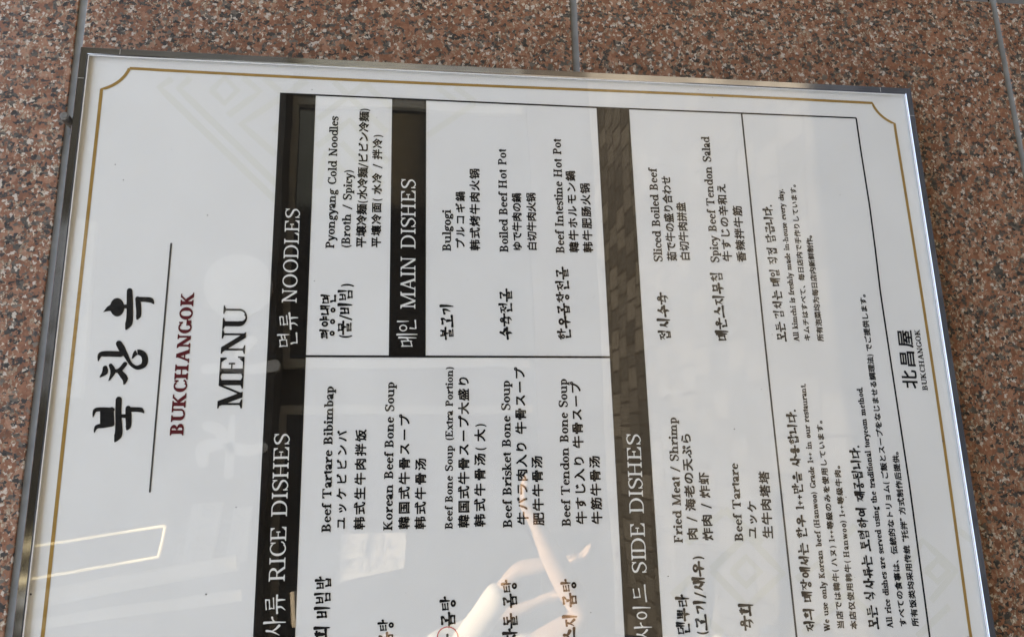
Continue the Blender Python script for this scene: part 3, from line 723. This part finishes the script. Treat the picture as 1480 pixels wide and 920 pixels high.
ok_ += tb([(172, 158), (205, 158)], [20, 22])
ok_ += tb([(212, 74), (213, 130), (213, 200), (209, 244), (191, 283)], [28, 31, 32, 34, 36, 3], (1, 0)) + tb([(255, 116), (260, 165), (260, 205), (250, 228)], [24, 28, 26, 24, 4], (1, 0)) + tb([(256, 120), (300, 121), (326, 126), (341, 145)], [26, 27, 27, 3], (0, 0))
plane_polys('title_lettering', buk + chang + ok_, L_TEXT, M_INK, poster)
px_poly('title_rule', brush([(247.5, 352.5), (232, 531), (216.6, 710)], [2.6, 2.6], 10), L_TEXT, M_RULE, poster)
text('name_lettering', 'BUKCHANGOK', (265, 629), (281, 423), 19.3, M_RED, poster, SERIF_BOLD)
text('menu_heading', 'MENU', (349.5, 590), (358, 442), 35, M_INK, poster, SERIF_TITLE)

# headings on the bars
H_ = 'heading_lettering'
text(H_, 'NOODLES', (428.6, 438.5), (433.6, 300.5), 21, M_WHITE, poster, SERIF_HEAD, depth=L_TEXT2)
text(H_, 'MAIN DISHES', (600.2, 446.5), (600.6, 258), 21, M_WHITE, poster, SERIF_HEAD, depth=L_TEXT2)
text(H_, 'RICE DISHES', (411.5, 839), (418.8, 624.5), 22.5, M_WHITE, poster, SERIF_HEAD, depth=L_TEXT2)
text(H_, 'SIDE DISHES', (934.5, 829), (925, 625.5), 20.4, M_WHITE, poster, SERIF_HEAD, depth=L_TEXT2)
text(H_, '면류', (430, 503), (430.6, 449), 28, M_WHITE, poster, hw=.105, depth=L_TEXT2)
text(H_, '메인', (602, 503), (602, 458), 27, M_WHITE, poster, hw=.105, depth=L_TEXT2)
text(H_, '식사류', (409.5, 952), (413.2, 855), 31, M_WHITE, poster, hw=.10, depth=L_TEXT2)
text(H_, '사이드', (942, 923), (937.5, 843), 25, M_WHITE, poster, hw=.10, depth=L_TEXT2)

# dishes: Korean name
K_ = 'dish_name'
for s, a, b, h in (('평양냉면', (483, 490), (485.5, 423), 20), ('(물/비빔)', (507, 490), (510, 408.5), 19),
                   ('불고기', (655, 490), (655, 437.5), 18), ('수육전골', (739.8, 490), (739.8, 417.5), 17.5), ('한우곱창전골', (825, 491.5), (820.8, 386), 17.5),
                   ('접시수육', (969.8, 492), (965, 423), 16.5), ('매운스지무침', (1052.8, 493), (1043.2, 391), 16.5),
                   ('육회 비빔밥', (474.5, 944), (478.8, 830.5), 21), ('한우 곰탕', (566.5, 976), (569, 893), 20.5), ('특 곰탕', (657, 939), (658.6, 859.5), 20.5),
                   ('차돌 곰탕', (748, 928), (746.4, 835.5), 20), ('스지 곰탕', (834.6, 927), (832.3, 834.5), 20),
                   ('덴뿌라', (997, 917), (995.4, 857.5), 18), ('(고기/새우)', (1022.8, 918), (1015.8, 801), 17), ('육회', (1089.3, 910), (1087, 869), 19.5)):
    text(K_, s, a, b, h, M_INK, poster, hw=.215)
px_poly('size_mark', ring(647, 920, 15.8, 15.8, 0, 360, 1.8, 1.8, 40), L_TEXT2, M_CRIMSON, poster)

# dishes: English
T_ = 'dish_translation'
for s, a, b, h in (('Pyongyang Cold Noodles', (483, 359), (489, 169), 12.4), ('(Broth / Spicy)', (505.5, 359), (509.6, 245), 12.4),
                   ('Bulgogi', (651.8, 363), (651.6, 303.5), 12.4), ('Boiled Beef Hot Pot', (734.6, 364.5), (731.4, 215.5), 12.2), ('Beef Intestine Hot Pot', (815.8, 366), (810.5, 201), 12.2),
                   ('Sliced Boiled Beef', (957.5, 379), (948.8, 244.5), 12), ('Spicy Beef Tendon Salad', (1039.5, 380), (1024.6, 198.5), 11.8),
                   ('Beef Tartare Bibimbap', (477.9, 768.5), (482.2, 557.5), 13), ('Korean Beef Bone Soup', (567, 766), (570, 551.5), 12.9), ('Beef Bone Soup (Extra Portion)', (654, 764), (654.6, 529), 10.8),
                   ('Beef Brisket Bone Soup', (740, 762), (736.6, 549.5), 12.8), ('Beef Tendon Bone Soup', (824.8, 760), (819, 547), 12.6),
                   ('Fried Meat / Shrimp', (986.8, 784), (977.4, 602.5), 12.4), ('Beef Tartare', (1074, 781.5), (1066.2, 669), 12)):
    text(T_, s, a, b, h, M_INK, poster, SERIF)
# dishes: Japanese and Chinese
for s, a, b, h in (('平壌冷麺(水冷麺/ビビン冷麺)', (529, 358), (533.8, 155.5), 15.5), ('平壤冷面（水冷 / 拌冷）', (550.6, 358.5), (552.8, 190), 15),
                   ('プルコギ鍋', (672.2, 361), (672, 275.5), 14.5), ('韩式烤牛肉火锅', (694, 363), (693, 243), 15.5),
                   ('ゆで牛肉の鍋', (754.6, 363), (753.2, 279), 14.5), ('白切牛肉火锅', (776, 363), (774, 278.5), 14.5),
                   ('韓牛ホルモン鍋', (837.4, 366), (831, 246), 15), ('韩牛肥肠火锅', (857.4, 366), (852, 264), 15),
                   ('茹で牛の盛り合わせ', (978.6, 377.5), (968.8, 254.5), 14.8), ('白切牛肉拼盘', (997.6, 377.5), (990.5, 292.5), 14.8),
                   ('牛すじの辛和え', (1058.5, 378.5), (1048.4, 265), 14.4), ('香辣拌牛筋', (1078.9, 379.5), (1071.5, 297), 14.4),
                   ('ユッケビビンバ', (500.4, 766), (502.4, 619.5), 16), ('韩式生牛肉拌饭', (527.4, 766), (529.8, 618.5), 17),
                   ('韓国式牛骨スープ', (592, 765.5), (592.8, 597), 17), ('韩式牛骨汤', (615.4, 765.5), (616, 660), 17),
                   ('韓国式牛骨スープ大盛り', (678.4, 763), (677.9, 541), 17), ('韩式牛骨汤（大）', (701.5, 762.5), (701.5, 605), 17),
                   ('牛バラ肉入り 牛骨スープ', (764, 758.5), (758.6, 530), 17), ('肥牛牛骨汤', (786.7, 759.5), (783.5, 657), 17),
                   ('牛すじ入り 牛骨スープ', (848.7, 757.5), (839, 550.5), 16.6), ('牛筋牛骨汤', (871, 757.5), (866.4, 657), 16.6),
                   ('肉 / 海老の天ぷら', (1009, 780.5), (998, 624), 16), ('炸肉 / 炸虾', (1031.2, 781), (1024, 681), 16),
                   ('ユッケ', (1094.6, 779), (1093.3, 722.5), 15), ('生牛肉塔塔', (1117.7, 778.5), (1111, 680), 16)):
    text(T_, s, a, b, h, M_INK, poster, cw=.026)

# notices
C1 = 'notice_line'
for s, a, b, h in (('모든 김치는 매일 직접 담급니다.', (1137.2, 493), (1115.4, 296), 13.4), ('저희 매장에서는 한우 1++만을 사용합니다.', (1178, 912), (1150.2, 591), 14), ('모든 식사류는 토렴하여 제공됩니다.', (1270.2, 908), (1241.8, 643), 14.5)):
    text(C1, s, a, b, h, M_INK, poster, hw=.225)
for s, a, b, h in (('All kimchi is freshly made in-house every day.', (1155.5, 493), (1131, 273.5), 7.8), ('We use only Korean beef (Hanwoo) Grade 1++ in our restaurant.', (1199.4, 911), (1163.9, 554), 8.3), ('All rice dishes are served using the traditional toryeom method.', (1290.6, 906.5), (1246, 559), 8.5)):
    text(C1, s, a, b, h, M_INK, poster, SERIF_SMALL)
for s, a, b, h in (('キムチはすべて、毎日店内で手作りしています。', (1171.8, 493), (1149.2, 261), 9.4), ('所有泡菜均为每日店内新鲜制作。', (1190.9, 493), (1172.6, 334), 9.6),
                   ('当店では韓牛（ハヌ）1++等級のみを使用しています。', (1220, 908.5), (1187.6, 600), 10.2), ('本店仅使用韩牛（Hanwoo）1++等级牛肉。', (1239, 909), (1213, 665), 10.2),
                   ('すべての食事は、伝統的なトリョム（ご飯とスープをなじませる調理法）でご提供します。', (1310.4, 905), (1250, 418.5), 10.2), ('所有饭类均采用传统 “托拌” 方式制作后提供。', (1327.8, 904.5), (1297.2, 645), 10.2)):
    text(C1, s, a, b, h, M_INK, poster, SERIF_SMALL, cw=.03)
text('emblem_lettering', '北昌屋', (1327.6, 563), (1317.4, 475), 23.5, M_INK, poster, cw=.02)
text('emblem_lettering', 'BUKCHANGOK', (1341, 564), (1328.7, 476), 7.6, M_INK, poster, SERIF)

# specks of grit on and under the sheet
for i in range(34):
    x, y = RND.uniform(110, 1300), RND.uniform(110, 900); r = RND.choice((.5, .5, .7, .9))
    if i == 0: x, y, r = 44.5, 858, 1.7
    if i == 1: x, y, r = 298, 858, 1.3
    if i == 2: x, y, r = 1362, 637, 1.0
    px_poly('grit_speck', [disc((x, y), r, 7)], L_TEXT2, M_DUST, poster)

# the fixing bolt beside the frame
bolt = empty('fixing_bolt', (0.3715, WALL_Y, 1.8045))
tag(bolt, 'short weathered steel bolt sticking out of the wall joint beside the frame corner', 'bolt')
bm = bmesh.new(); cyl(bm, (0, 0, 0), (0, -.026, 0), .0030, seg=20); from_bm('shank', bm, M_SCREW, bolt, True)
bm = bmesh.new(); cyl(bm, (0, -.020, 0), (0, -.030, 0), .0042, .0040, seg=20); cyl(bm, (0, -.0300, 0), (0, -.0304, 0), .0032, .0028, seg=20); o = from_bm('head', bm, M_SCREW, bolt)
bm = bmesh.new(); cyl(bm, (-.003, 0, -.0005), (-.003, -.0025, -.0005), .0065, .006, seg=24); from_bm('washer', bm, M_SCREW, bolt)

# ================================================================== the street that the acrylic mirrors
def paving():
    m, nt, b = new_mat('pale_paving')
    tc = N(nt, 'ShaderNodeTexCoord'); mp = N(nt, 'ShaderNodeMapping'); mp.inputs['Rotation'].default_value = (0, 0, R(-6)); nt.links.new(tc.outputs['Object'], mp.inputs[0])
    br = N(nt, 'ShaderNodeTexBrick'); nt.links.new(mp.outputs[0], br.inputs['Vector'])
    for k, v in (('Scale', 1.0), ('Mortar Size', .009), ('Brick Width', .15), ('Row Height', .21), ('Bias', 0.0)): br.inputs[k].default_value = v
    br.inputs['Color1'].default_value = (.042, .044, .045, 1); br.inputs['Color2'].default_value = (.104, .107, .107, 1); br.inputs['Mortar'].default_value = (.033, .031, .029, 1)
    n = N(nt, 'ShaderNodeTexNoise', Scale=3.0, Detail=6.0); nt.links.new(tc.outputs['Object'], n.inputs['Vector'])
    nt.links.new(mixc(nt, .7, br.outputs[0], ramp(nt, n.outputs[0], [(.3, .7), (.7, 1.0)]), 'MULTIPLY'), b.inputs['Base Color']); b.inputs['Roughness'].default_value = .85
    return m
bm = bmesh.new(); bmesh.ops.create_grid(bm, x_segments=2, y_segments=2, size=60)
pave = from_bm('pavement', bm, paving()); tag(pave, kind='structure')

M_FAC = plain('brown_cladding', (.060, .054, .048), .6, 0, .35, 1.5)
M_FAC2 = plain('dark_timber', (.04, .032, .026), .5, 0, .2, 3)
M_SIGN = plain('white_sign_panel', (.50, .50, .485), .5); M_CHAN = plain('white_channel_letter', (.62, .62, .60), .5)
M_SIGNTXT = plain('grey_sign_lettering', (.30, .31, .33), .6)
FACY = -5.3
shop = empty('shopfront', (0, FACY, 0)); tag(shop, 'dark brown shopfront across the street, mirrored in the acrylic sheet', 'shopfront')
bm = bmesh.new(); box(bm, -9, 16, -4, 0, 0, 4.4); from_bm('facade', bm, M_FAC, shop)
for z, h, d in ((2.35, .35, .35), (4.05, .2, .3), (0.0, .5, .06)):
    bm = bmesh.new(); box(bm, -9, 16, 0.002, d, z, z + h); from_bm('beam', bm, M_FAC2, shop)
bm = bmesh.new(); box(bm, -9.5, 16.5, -4.5, 1.2, 4.4, 4.55); from_bm('added_shade_eave', bm, M_FAC2, shop)  # added overhang that keeps direct sun off the facade, so it mirrors dark
mg = plain('shop_glass', (.03, .03, .03), .08); mw = plain('pale_frame', (.42, .40, .36), .5)
for i in range(8):
    x = -6 + i * 2.4
    bm = bmesh.new(); box(bm, x, x + 2.0, .003, .03, .55, 2.3); w = from_bm('window', bm, mg, shop)
    bm = bmesh.new()
    for q in ((x - .06, x, .55, 2.34), (x + 2.0, x + 2.06, .55, 2.34), (x, x + 2, 2.3, 2.345)): box(bm, q[0], q[1], .003, .08, q[2], q[3])
    from_bm('frame', bm, mw, w)

def sign_panel(px, dist, label, lines, tilt=0):
    """hung white panel whose mirror image fills the pixel quad px"""
    P = [mirrored(x, y, dist) for x, y in px]; c = sum(P, Vector()) / 4
    root = empty('hanging_sign', c); tag(root, label, 'sign')
    bm = bmesh.new(); A = [bm.verts.new(p - c) for p in P]; f = bm.faces.new(A)
    r = bmesh.ops.extrude_face_region(bm, geom=[f]); bmesh.ops.translate(bm, verts=[v for v in r['geom'] if isinstance(v, bmesh.types.BMVert)], vec=(0, -.06, 0))
    bmesh.ops.recalc_face_normals(bm, faces=bm.faces)
    from_bm('panel', bm, M_SIGN, root)
    for s, a, b, frac in lines:               # reading from +x to -x, as seen by somebody facing the shop
        A_, B_ = mirrored(*a, dist) - c, mirrored(*b, dist) - c
        e = B_ - A_; L = e.length; e.normalize(); n = Vector((0, -1, 0)).cross(e) * 1.0
        if n.z < 0: n = -n
        g = []; x = 0
        for ch in s:
            if 0xAC00 <= ord(ch) < 0xD7A4: gl, ad = hangul(ch, .13), 1.04
            elif ch.isdigit(): gl, ad = cjk(ch, .012), .6
            else: gl, ad = SERIF_BOLD.glyph(ch)
            g.append((gl, x)); x += ad
        k = L / x; hh = min(k * 1.6, frac) if frac else k
        bm = bmesh.new()
        for gl, x0 in g:
            vv = [bm.verts.new(A_ + e * ((x0 + u) * k) + n * (v * hh) + Vector((0, .004, 0))) for u, v in gl[0]]
            for f in gl[1]:
                try: bm.faces.new([vv[i] for i in f])
                except ValueError: pass
        from_bm('lettering', bm, M_SIGNTXT, root)
sign_panel([(109, 316), (138, 320), (119, 575), (86, 574)], 4.75, 'tall white hanging sign with private room wording and phone number', [('ROOM-DINING PRIVATE', (112, 326), (92, 566), .16), ('02.777.9787', (130, 420), (112, 566), .16)])
sign_panel([(278.5, 727.6), (321.5, 724), (301.6, 830), (258, 830)], 4.85, 'white hanging sign with a phone number in two rows', [('예하주점', (294, 745), (277, 818), .16), ('02.777.9787', (314, 730), (297, 826), .16)])
sign_panel([(338, 732), (365.5, 730), (357, 811), (326, 812.7)], 4.85, 'small white hanging sign with three large syllables', [('시용점', (360, 736), (350, 806), .22)])
sign_panel([(490, 770), (586, 768), (584, 820), (492, 842)], 4.85, 'square white hanging sign with four large syllables', [('점심', (535, 772), (535, 834), .42), ('특선', (572, 772), (572, 826), .40)])

# round sign
for a, b_, w in (((30, 868), (345, 812), .05), ((30, 905), (350, 858), .035), ((430, 905), (425, 852), .03)):
    A_, B_ = mirrored(*a, 4.7), mirrored(*b_, 4.7); bm = bmesh.new(); cyl(bm, A_ - Vector((0, FACY, 0)), B_ - Vector((0, FACY, 0)), w, seg=8); from_bm('canopy_rail', bm, mw, shop)
c = mirrored(344, 412, 4.9); rnd = empty('round_sign', c); tag(rnd, 'round white sign with brushed syllables', 'sign')
bm = bmesh.new(); rx = (mirrored(344, 366, 4.9) - c).length; cyl(bm, (0, 0, 0), (0, -.08, 0), rx, seg=40); from_bm('panel', bm, M_SIGN, rnd)
def on_facade(name, strokes, dist, mat, parent, c, ext=0.05):
    P = []
    for pts, ws in strokes:
        q = [mirrored(x, y, dist) for x, y in pts]; k = (mirrored(301, 500, dist) - mirrored(300, 500, dist)).length
        P += brush([(a.x, a.z) for a in q], [w * k for w in ws], 8)
    v, f = union(P); bm = bmesh.new(); vv = [bm.verts.new((x - c.x, 0.006, z - c.z)) for x, z in v]
    for t in f: bm.faces.new([vv[i] for i in t])
    if ext:
        r = bmesh.ops.extrude_face_region(bm, geom=bm.faces[:]); bmesh.ops.translate(bm, verts=[q for q in r['geom'] if isinstance(q, bmesh.types.BMVert)], vec=(0, -ext, 0)); bmesh.ops.recalc_face_normals(bm, faces=bm.faces)
    return from_bm(name, bm, mat, parent)
on_facade('lettering', [([(322, 379), (335, 383), (336, 395), (320, 396)], [2.5, 3, 3, 2]), ([(336, 387), (345, 388)], [2.5, 2.5]), ([(320, 408), (328, 422), (318, 424)], [2.5, 3, 2]), ([(334, 405), (344, 422)], [3, 2]), ([(336, 413), (346, 413)], [2, 2])], 4.9, M_SIGNTXT, rnd, c, 0)
# big white channel letters
def q0(pts): return [(x / 3.68, 450 + y / 3.68) for x, y in pts]
c = mirrored(335, 600, 4.95); chl = empty('channel_letter', c); tag(chl, 'large white raised syllable fixed high on the shopfront', 'sign letters')
for st in [(q0([(1110, 615), (1180, 640), (1185, 700), (1085, 730), (1080, 800)]), [16, 18, 16, 18, 14]), (q0([(1250, 560), (1235, 700), (1220, 860)]), [6, 12, 14]), (q0([(1235, 725), (1320, 735), (1400, 720)]), [18, 16, 14]), (q0([(1100, 310), (1200, 300), (1330, 310), (1450, 290)]), [14, 12, 14, 18]), (q0([(1270, 240), (1330, 165)]), [10, 16])]:
    on_facade('stroke', [st], 4.95, M_CHAN, chl, c)
# strip light round the canopy
m, nt, b = new_mat('strip_light'); b.inputs['Emission Color'].default_value = (1, .9, .55, 1); b.inputs['Emission Strength'].default_value = 0.28; b.inputs['Base Color'].default_value = (.8, .8, .7, 1)
bm = bmesh.new(); Q = [mirrored(x, y, 4.5) for x, y in ((20, 792), (238.6, 758), (228.5, 803), (10, 842))]
for a, b_ in zip(Q, Q[1:]): cyl(bm, a, b_, .008, seg=8)
led = from_bm('strip_light', bm, m); tag(led, 'thin warm white strip light outlining a canopy', 'strip light')

# ================================================================== two passers-by in the sun, seen only as reflections
M_SKIN = plain('skin', (.46, .33, .26), .5, 0, .08, 30)
M_TEE = plain('white_cotton', (.74, .73, .70), .85, 0, .05, 20)
M_TROUSER = plain('grey_cotton', (.19, .19, .20), .85)
M_HAIR = plain('black_hair', (.012, .010, .009), .45)
M_SHOE = plain('white_rubber', (.6, .6, .58), .6)

def skinned(name, chains, mat, parent, sub=2):
    """one continuous surface grown round connected chains of (x, y, z, radius)"""
    pts, rad, edges, idx = [], [], [], {}
    for ch in chains:
        prev = None
        for q in ch:
            k = tuple(round(c, 4) for c in q[:3])
            if k not in idx: idx[k] = len(pts); pts.append(k); rad.append(q[3])
            if prev is not None: edges.append((prev, idx[k]))
            prev = idx[k]
    me = bpy.data.meshes.new(name); me.from_pydata(pts, edges, []); o = bpy.data.objects.new(name, me); COL.objects.link(o)
    o.modifiers.new('skin', 'SKIN'); o.modifiers['skin'].use_smooth_shade = True
    m = o.modifiers.new('sub', 'SUBSURF'); m.levels = sub; m.render_levels = sub
    sv = me.skin_vertices[0].data
    for i, r in enumerate(rad):
        rr = r if isinstance(r, tuple) else (r, r); sv[i].radius = rr; sv[i].use_root = (i == 0)
    dg = bpy.context.evaluated_depsgraph_get(); dg.update()
    ev = bpy.data.meshes.new_from_object(o.evaluated_get(dg)); bpy.data.objects.remove(o)
    ev.name = name; ev.materials.clear()
    return link(name, ev, mat, parent, True)

def L3(a, b, t): return tuple(a[i] + (b[i] - a[i]) * t for i in range(3))
def hand(w_, d, side, n):
    """palm, four fingers of unequal length bent at the knuckles, and a thumb off the side of the palm"""
    w_ = Vector(w_); d = Vector(d).normalized(); n = Vector(n); n = (n - d * n.dot(d)).normalized(); s_ = d.cross(n).normalized() * side
    palm = w_ + d * .075; out = [[tuple(w_) + (.023,), tuple(w_ + d * .035) + ((.020, .028),), tuple(palm) + ((.014, .030),)]]
    for o, l in ((-.030, .060), (-.010, .070), (.010, .066), (.029, .052)):
        b = palm + s_ * o + d * .012
        out.append([tuple(palm) + ((.014, .030),), tuple(b) + (.0095,), tuple(b + d * l * .50 + n * l * .15) + (.0085,), tuple(b + d * l * .82 + n * l * .42) + (.0078,), tuple(b + d * l * .95 + n * l * .70) + (.0065,)])
    tb_ = w_ + d * .030 - s_ * .022
    out.append([tuple(w_ + d * .035) + ((.020, .028),), tuple(tb_) + (.013,), tuple(tb_ + d * .035 - s_ * .022 + n * .010) + (.010,), tuple(tb_ + d * .062 - s_ * .024 + n * .020) + (.008,)])
    return out

def build_person(label, bx, by, face, arms, hgt, trouser, sleeve=.62, vest=None, am=1.0):
    """standing figure at (bx, by) turned to angle face; arms = two (elbow, wrist, curl) in the world, nearest the wall first"""
    per = empty('person', (bx, by, 0)); tag(per, label, 'person', 'passers-by mirrored in the acrylic')
    f = Vector((math.cos(R(face)), math.sin(R(face)), 0)); l = Vector((-f.y, f.x, 0)); k = hgt / 1.68
    P = lambda a, b, z: tuple(Vector((bx, by, z * k)) + f * a + l * b)
    loc = lambda q: (q[0] - bx, q[1] - by, q[2])
    body, tee = [], []
    pel, wai, che, nek, nk2 = P(0, 0, .90), P(.01, 0, 1.06), P(.02, 0, 1.24), P(.035, 0, 1.44), P(.055, 0, 1.50)
    body.append([pel + (.13,), wai + (.12,), che + (.13,), nek + (.052,), nk2 + (.05,)])
    tee.append([P(0, 0, .76) + (.15,), P(0, 0, .84) + (.16,), wai + (.145,), che + (.15,), P(.03, 0, 1.40) + (.075,)])
    for sd, (el, wr, curl) in zip((1, -1), arms):
        sh = P(.03, sd * .17, 1.37); el, wr = tuple(el), tuple(wr)
        body.append([che + (.13,), L3(che, sh, .75) + (.07,), sh + (.050,), L3(sh, el, .5) + (.046 * am,), el + (.040 * am,), L3(el, wr, .3) + (.042 * am,), L3(el, wr, .7) + (.033 * am,), wr + (.024,)])
        body += hand(wr, Vector(wr) - Vector(el), sd, curl)
        tee.append([che + (.15,), L3(che, sh, .75) + (.085,), sh + (.074,), L3(sh, el, sleeve * .6) + (.070,), L3(sh, el, sleeve) + (.078,)])
    legs = []
    for sd in (1, -1):
        h = [(0, sd * .09, .86, .085), (.015, sd * .10, .66, .07), (.02, sd * .105, .48, .053), (0, sd * .11, .28, .048), (-.01, sd * .11, .09, .034), (.09, sd * .115, .045, .034), (.16, sd * .12, .035, .028)]
        h = [P(a, b, z) + (r,) for a, b, z, r in h]; legs.append(h); body.append([pel + (.13,)] + h)
    mv = lambda chs: [[loc(q) + (q[3],) for q in c] for c in chs]
    skinned('body', mv(body), M_SKIN, per)
    skinned('t_shirt', mv(tee), M_TEE, per)
    if vest: skinned('vest', mv([[P(0, 0, .80) + (.172,), P(0, 0, .9) + (.176,), wai + (.162,), che + (.17,), P(.03, 0, 1.37) + (.11,)]]), vest, per)
    tr = [[P(0, 0, .93) + (.135,), P(0, 0, .87) + (.14,)] + [q[:3] + (q[3] * 1.05 + .018,) for q in legs[0][:5]], [P(0, 0, .87) + (.14,)] + [q[:3] + (q[3] * 1.05 + .018,) for q in legs[1][:5]]]
    skinned('trousers', mv(tr), trouser, per)
    for h in legs:
        a, b = Vector(h[4][:3]), Vector(h[6][:3])
        skinned('shoe', mv([[tuple(a - f * .04 - Vector((0, 0, .045))) + (.040,), tuple(Vector(h[5][:3])) + (.045,), tuple(b + f * .02) + (.036,)]]), M_SHOE, per)
    Mh = Matrix.Translation(Vector(loc(P(.085, 0, 1.585)))) @ Matrix.Rotation(R(face - 90), 4, 'Z')
    bm = bmesh.new(); bmesh.ops.create_uvsphere(bm, u_segments=32, v_segments=24, radius=1.0)
    for v in bm.verts:
        x, y, z = v.co; jaw = max(0, -z); w = 1 - .32 * jaw ** 1.5
        v.co = Vector((x * .074 * w, y * .092 * (1 - .15 * jaw) + .012 * jaw, z * .115))
        if y > .3:
            v.co.y += .020 * math.exp(-((x / .16) ** 2)) * math.exp(-(((z + .12) / .22) ** 2))
            for sx in (-.38, .38): v.co.y -= .008 * math.exp(-(((x - sx) / .2) ** 2) - (((z - .05) / .13) ** 2))
    bm.transform(Mh); from_bm('head', bm, M_SKIN, per, True)
    bm = bmesh.new(); bmesh.ops.create_uvsphere(bm, u_segments=32, v_segments=20, radius=1.0)
    for v in bm.verts:
        x, y, z = v.co; zz = max(z, .42 - .15 * abs(x)) if y > .25 else (max(z, -.2) if y > 0 else max(z, -.75))
        v.co = Vector((x * .080, y * .098 - .006, zz * .122 + .003))
    bm.transform(Mh); from_bm('hair', bm, M_HAIR, per, True)
    for sx in (-1, 1):
        bm = bmesh.new(); bmesh.ops.create_uvsphere(bm, u_segments=12, v_segments=8, radius=.0095, matrix=Mh @ Matrix.Translation((sx * .028, .080, .006))); from_bm('eye', bm, M_EYE, per, True)
        bm = bmesh.new(); bmesh.ops.create_uvsphere(bm, u_segments=12, v_segments=10, radius=1, matrix=Mh @ Matrix.Translation((sx * .076, -.008, -.01)) @ Matrix.Diagonal((.010, .019, .032, 1))); from_bm('ear', bm, M_SKIN, per, True)
    bm = bmesh.new(); bmesh.ops.create_uvsphere(bm, u_segments=16, v_segments=8, radius=1, matrix=Mh @ Matrix.Translation((0, .078, -.055)) @ Matrix.Diagonal((.022, .010, .006, 1))); from_bm('mouth', bm, M_LIPS, per, True)
    return per
M_EYE = plain('eye_dark', (.02, .016, .014), .2); M_LIPS = plain('lips', (.36, .15, .13), .5)
M_VEST = plain('charcoal_cotton', (.06, .06, .065), .85)
build_person('person in a loose white t-shirt reaching one bare forearm forward, in the sun', -.60, -2.52, 15,
             [(mirrored(842, 888, 2.25), mirrored(772, 752, 2.18), (0, 0, -1)), ((-.66, -2.80, 1.06), (-.62, -2.84, .82), (1, .2, 0))], 1.66, M_TROUSER, .72, None, 1.22)
build_person('person with white sleeves under a charcoal vest, arm hanging down, farther from the wall', -.62, -3.30, 20,
             [(mirrored(748, 822, 3.0), mirrored(806, 812, 2.95), (.6, .2, 0)), ((-.45, -3.55, 1.02), (-.36, -3.52, .80), (1, 0, 0))], 1.64, M_TROUSER, .86, M_VEST)

bpy.data.objects.remove(_fo)
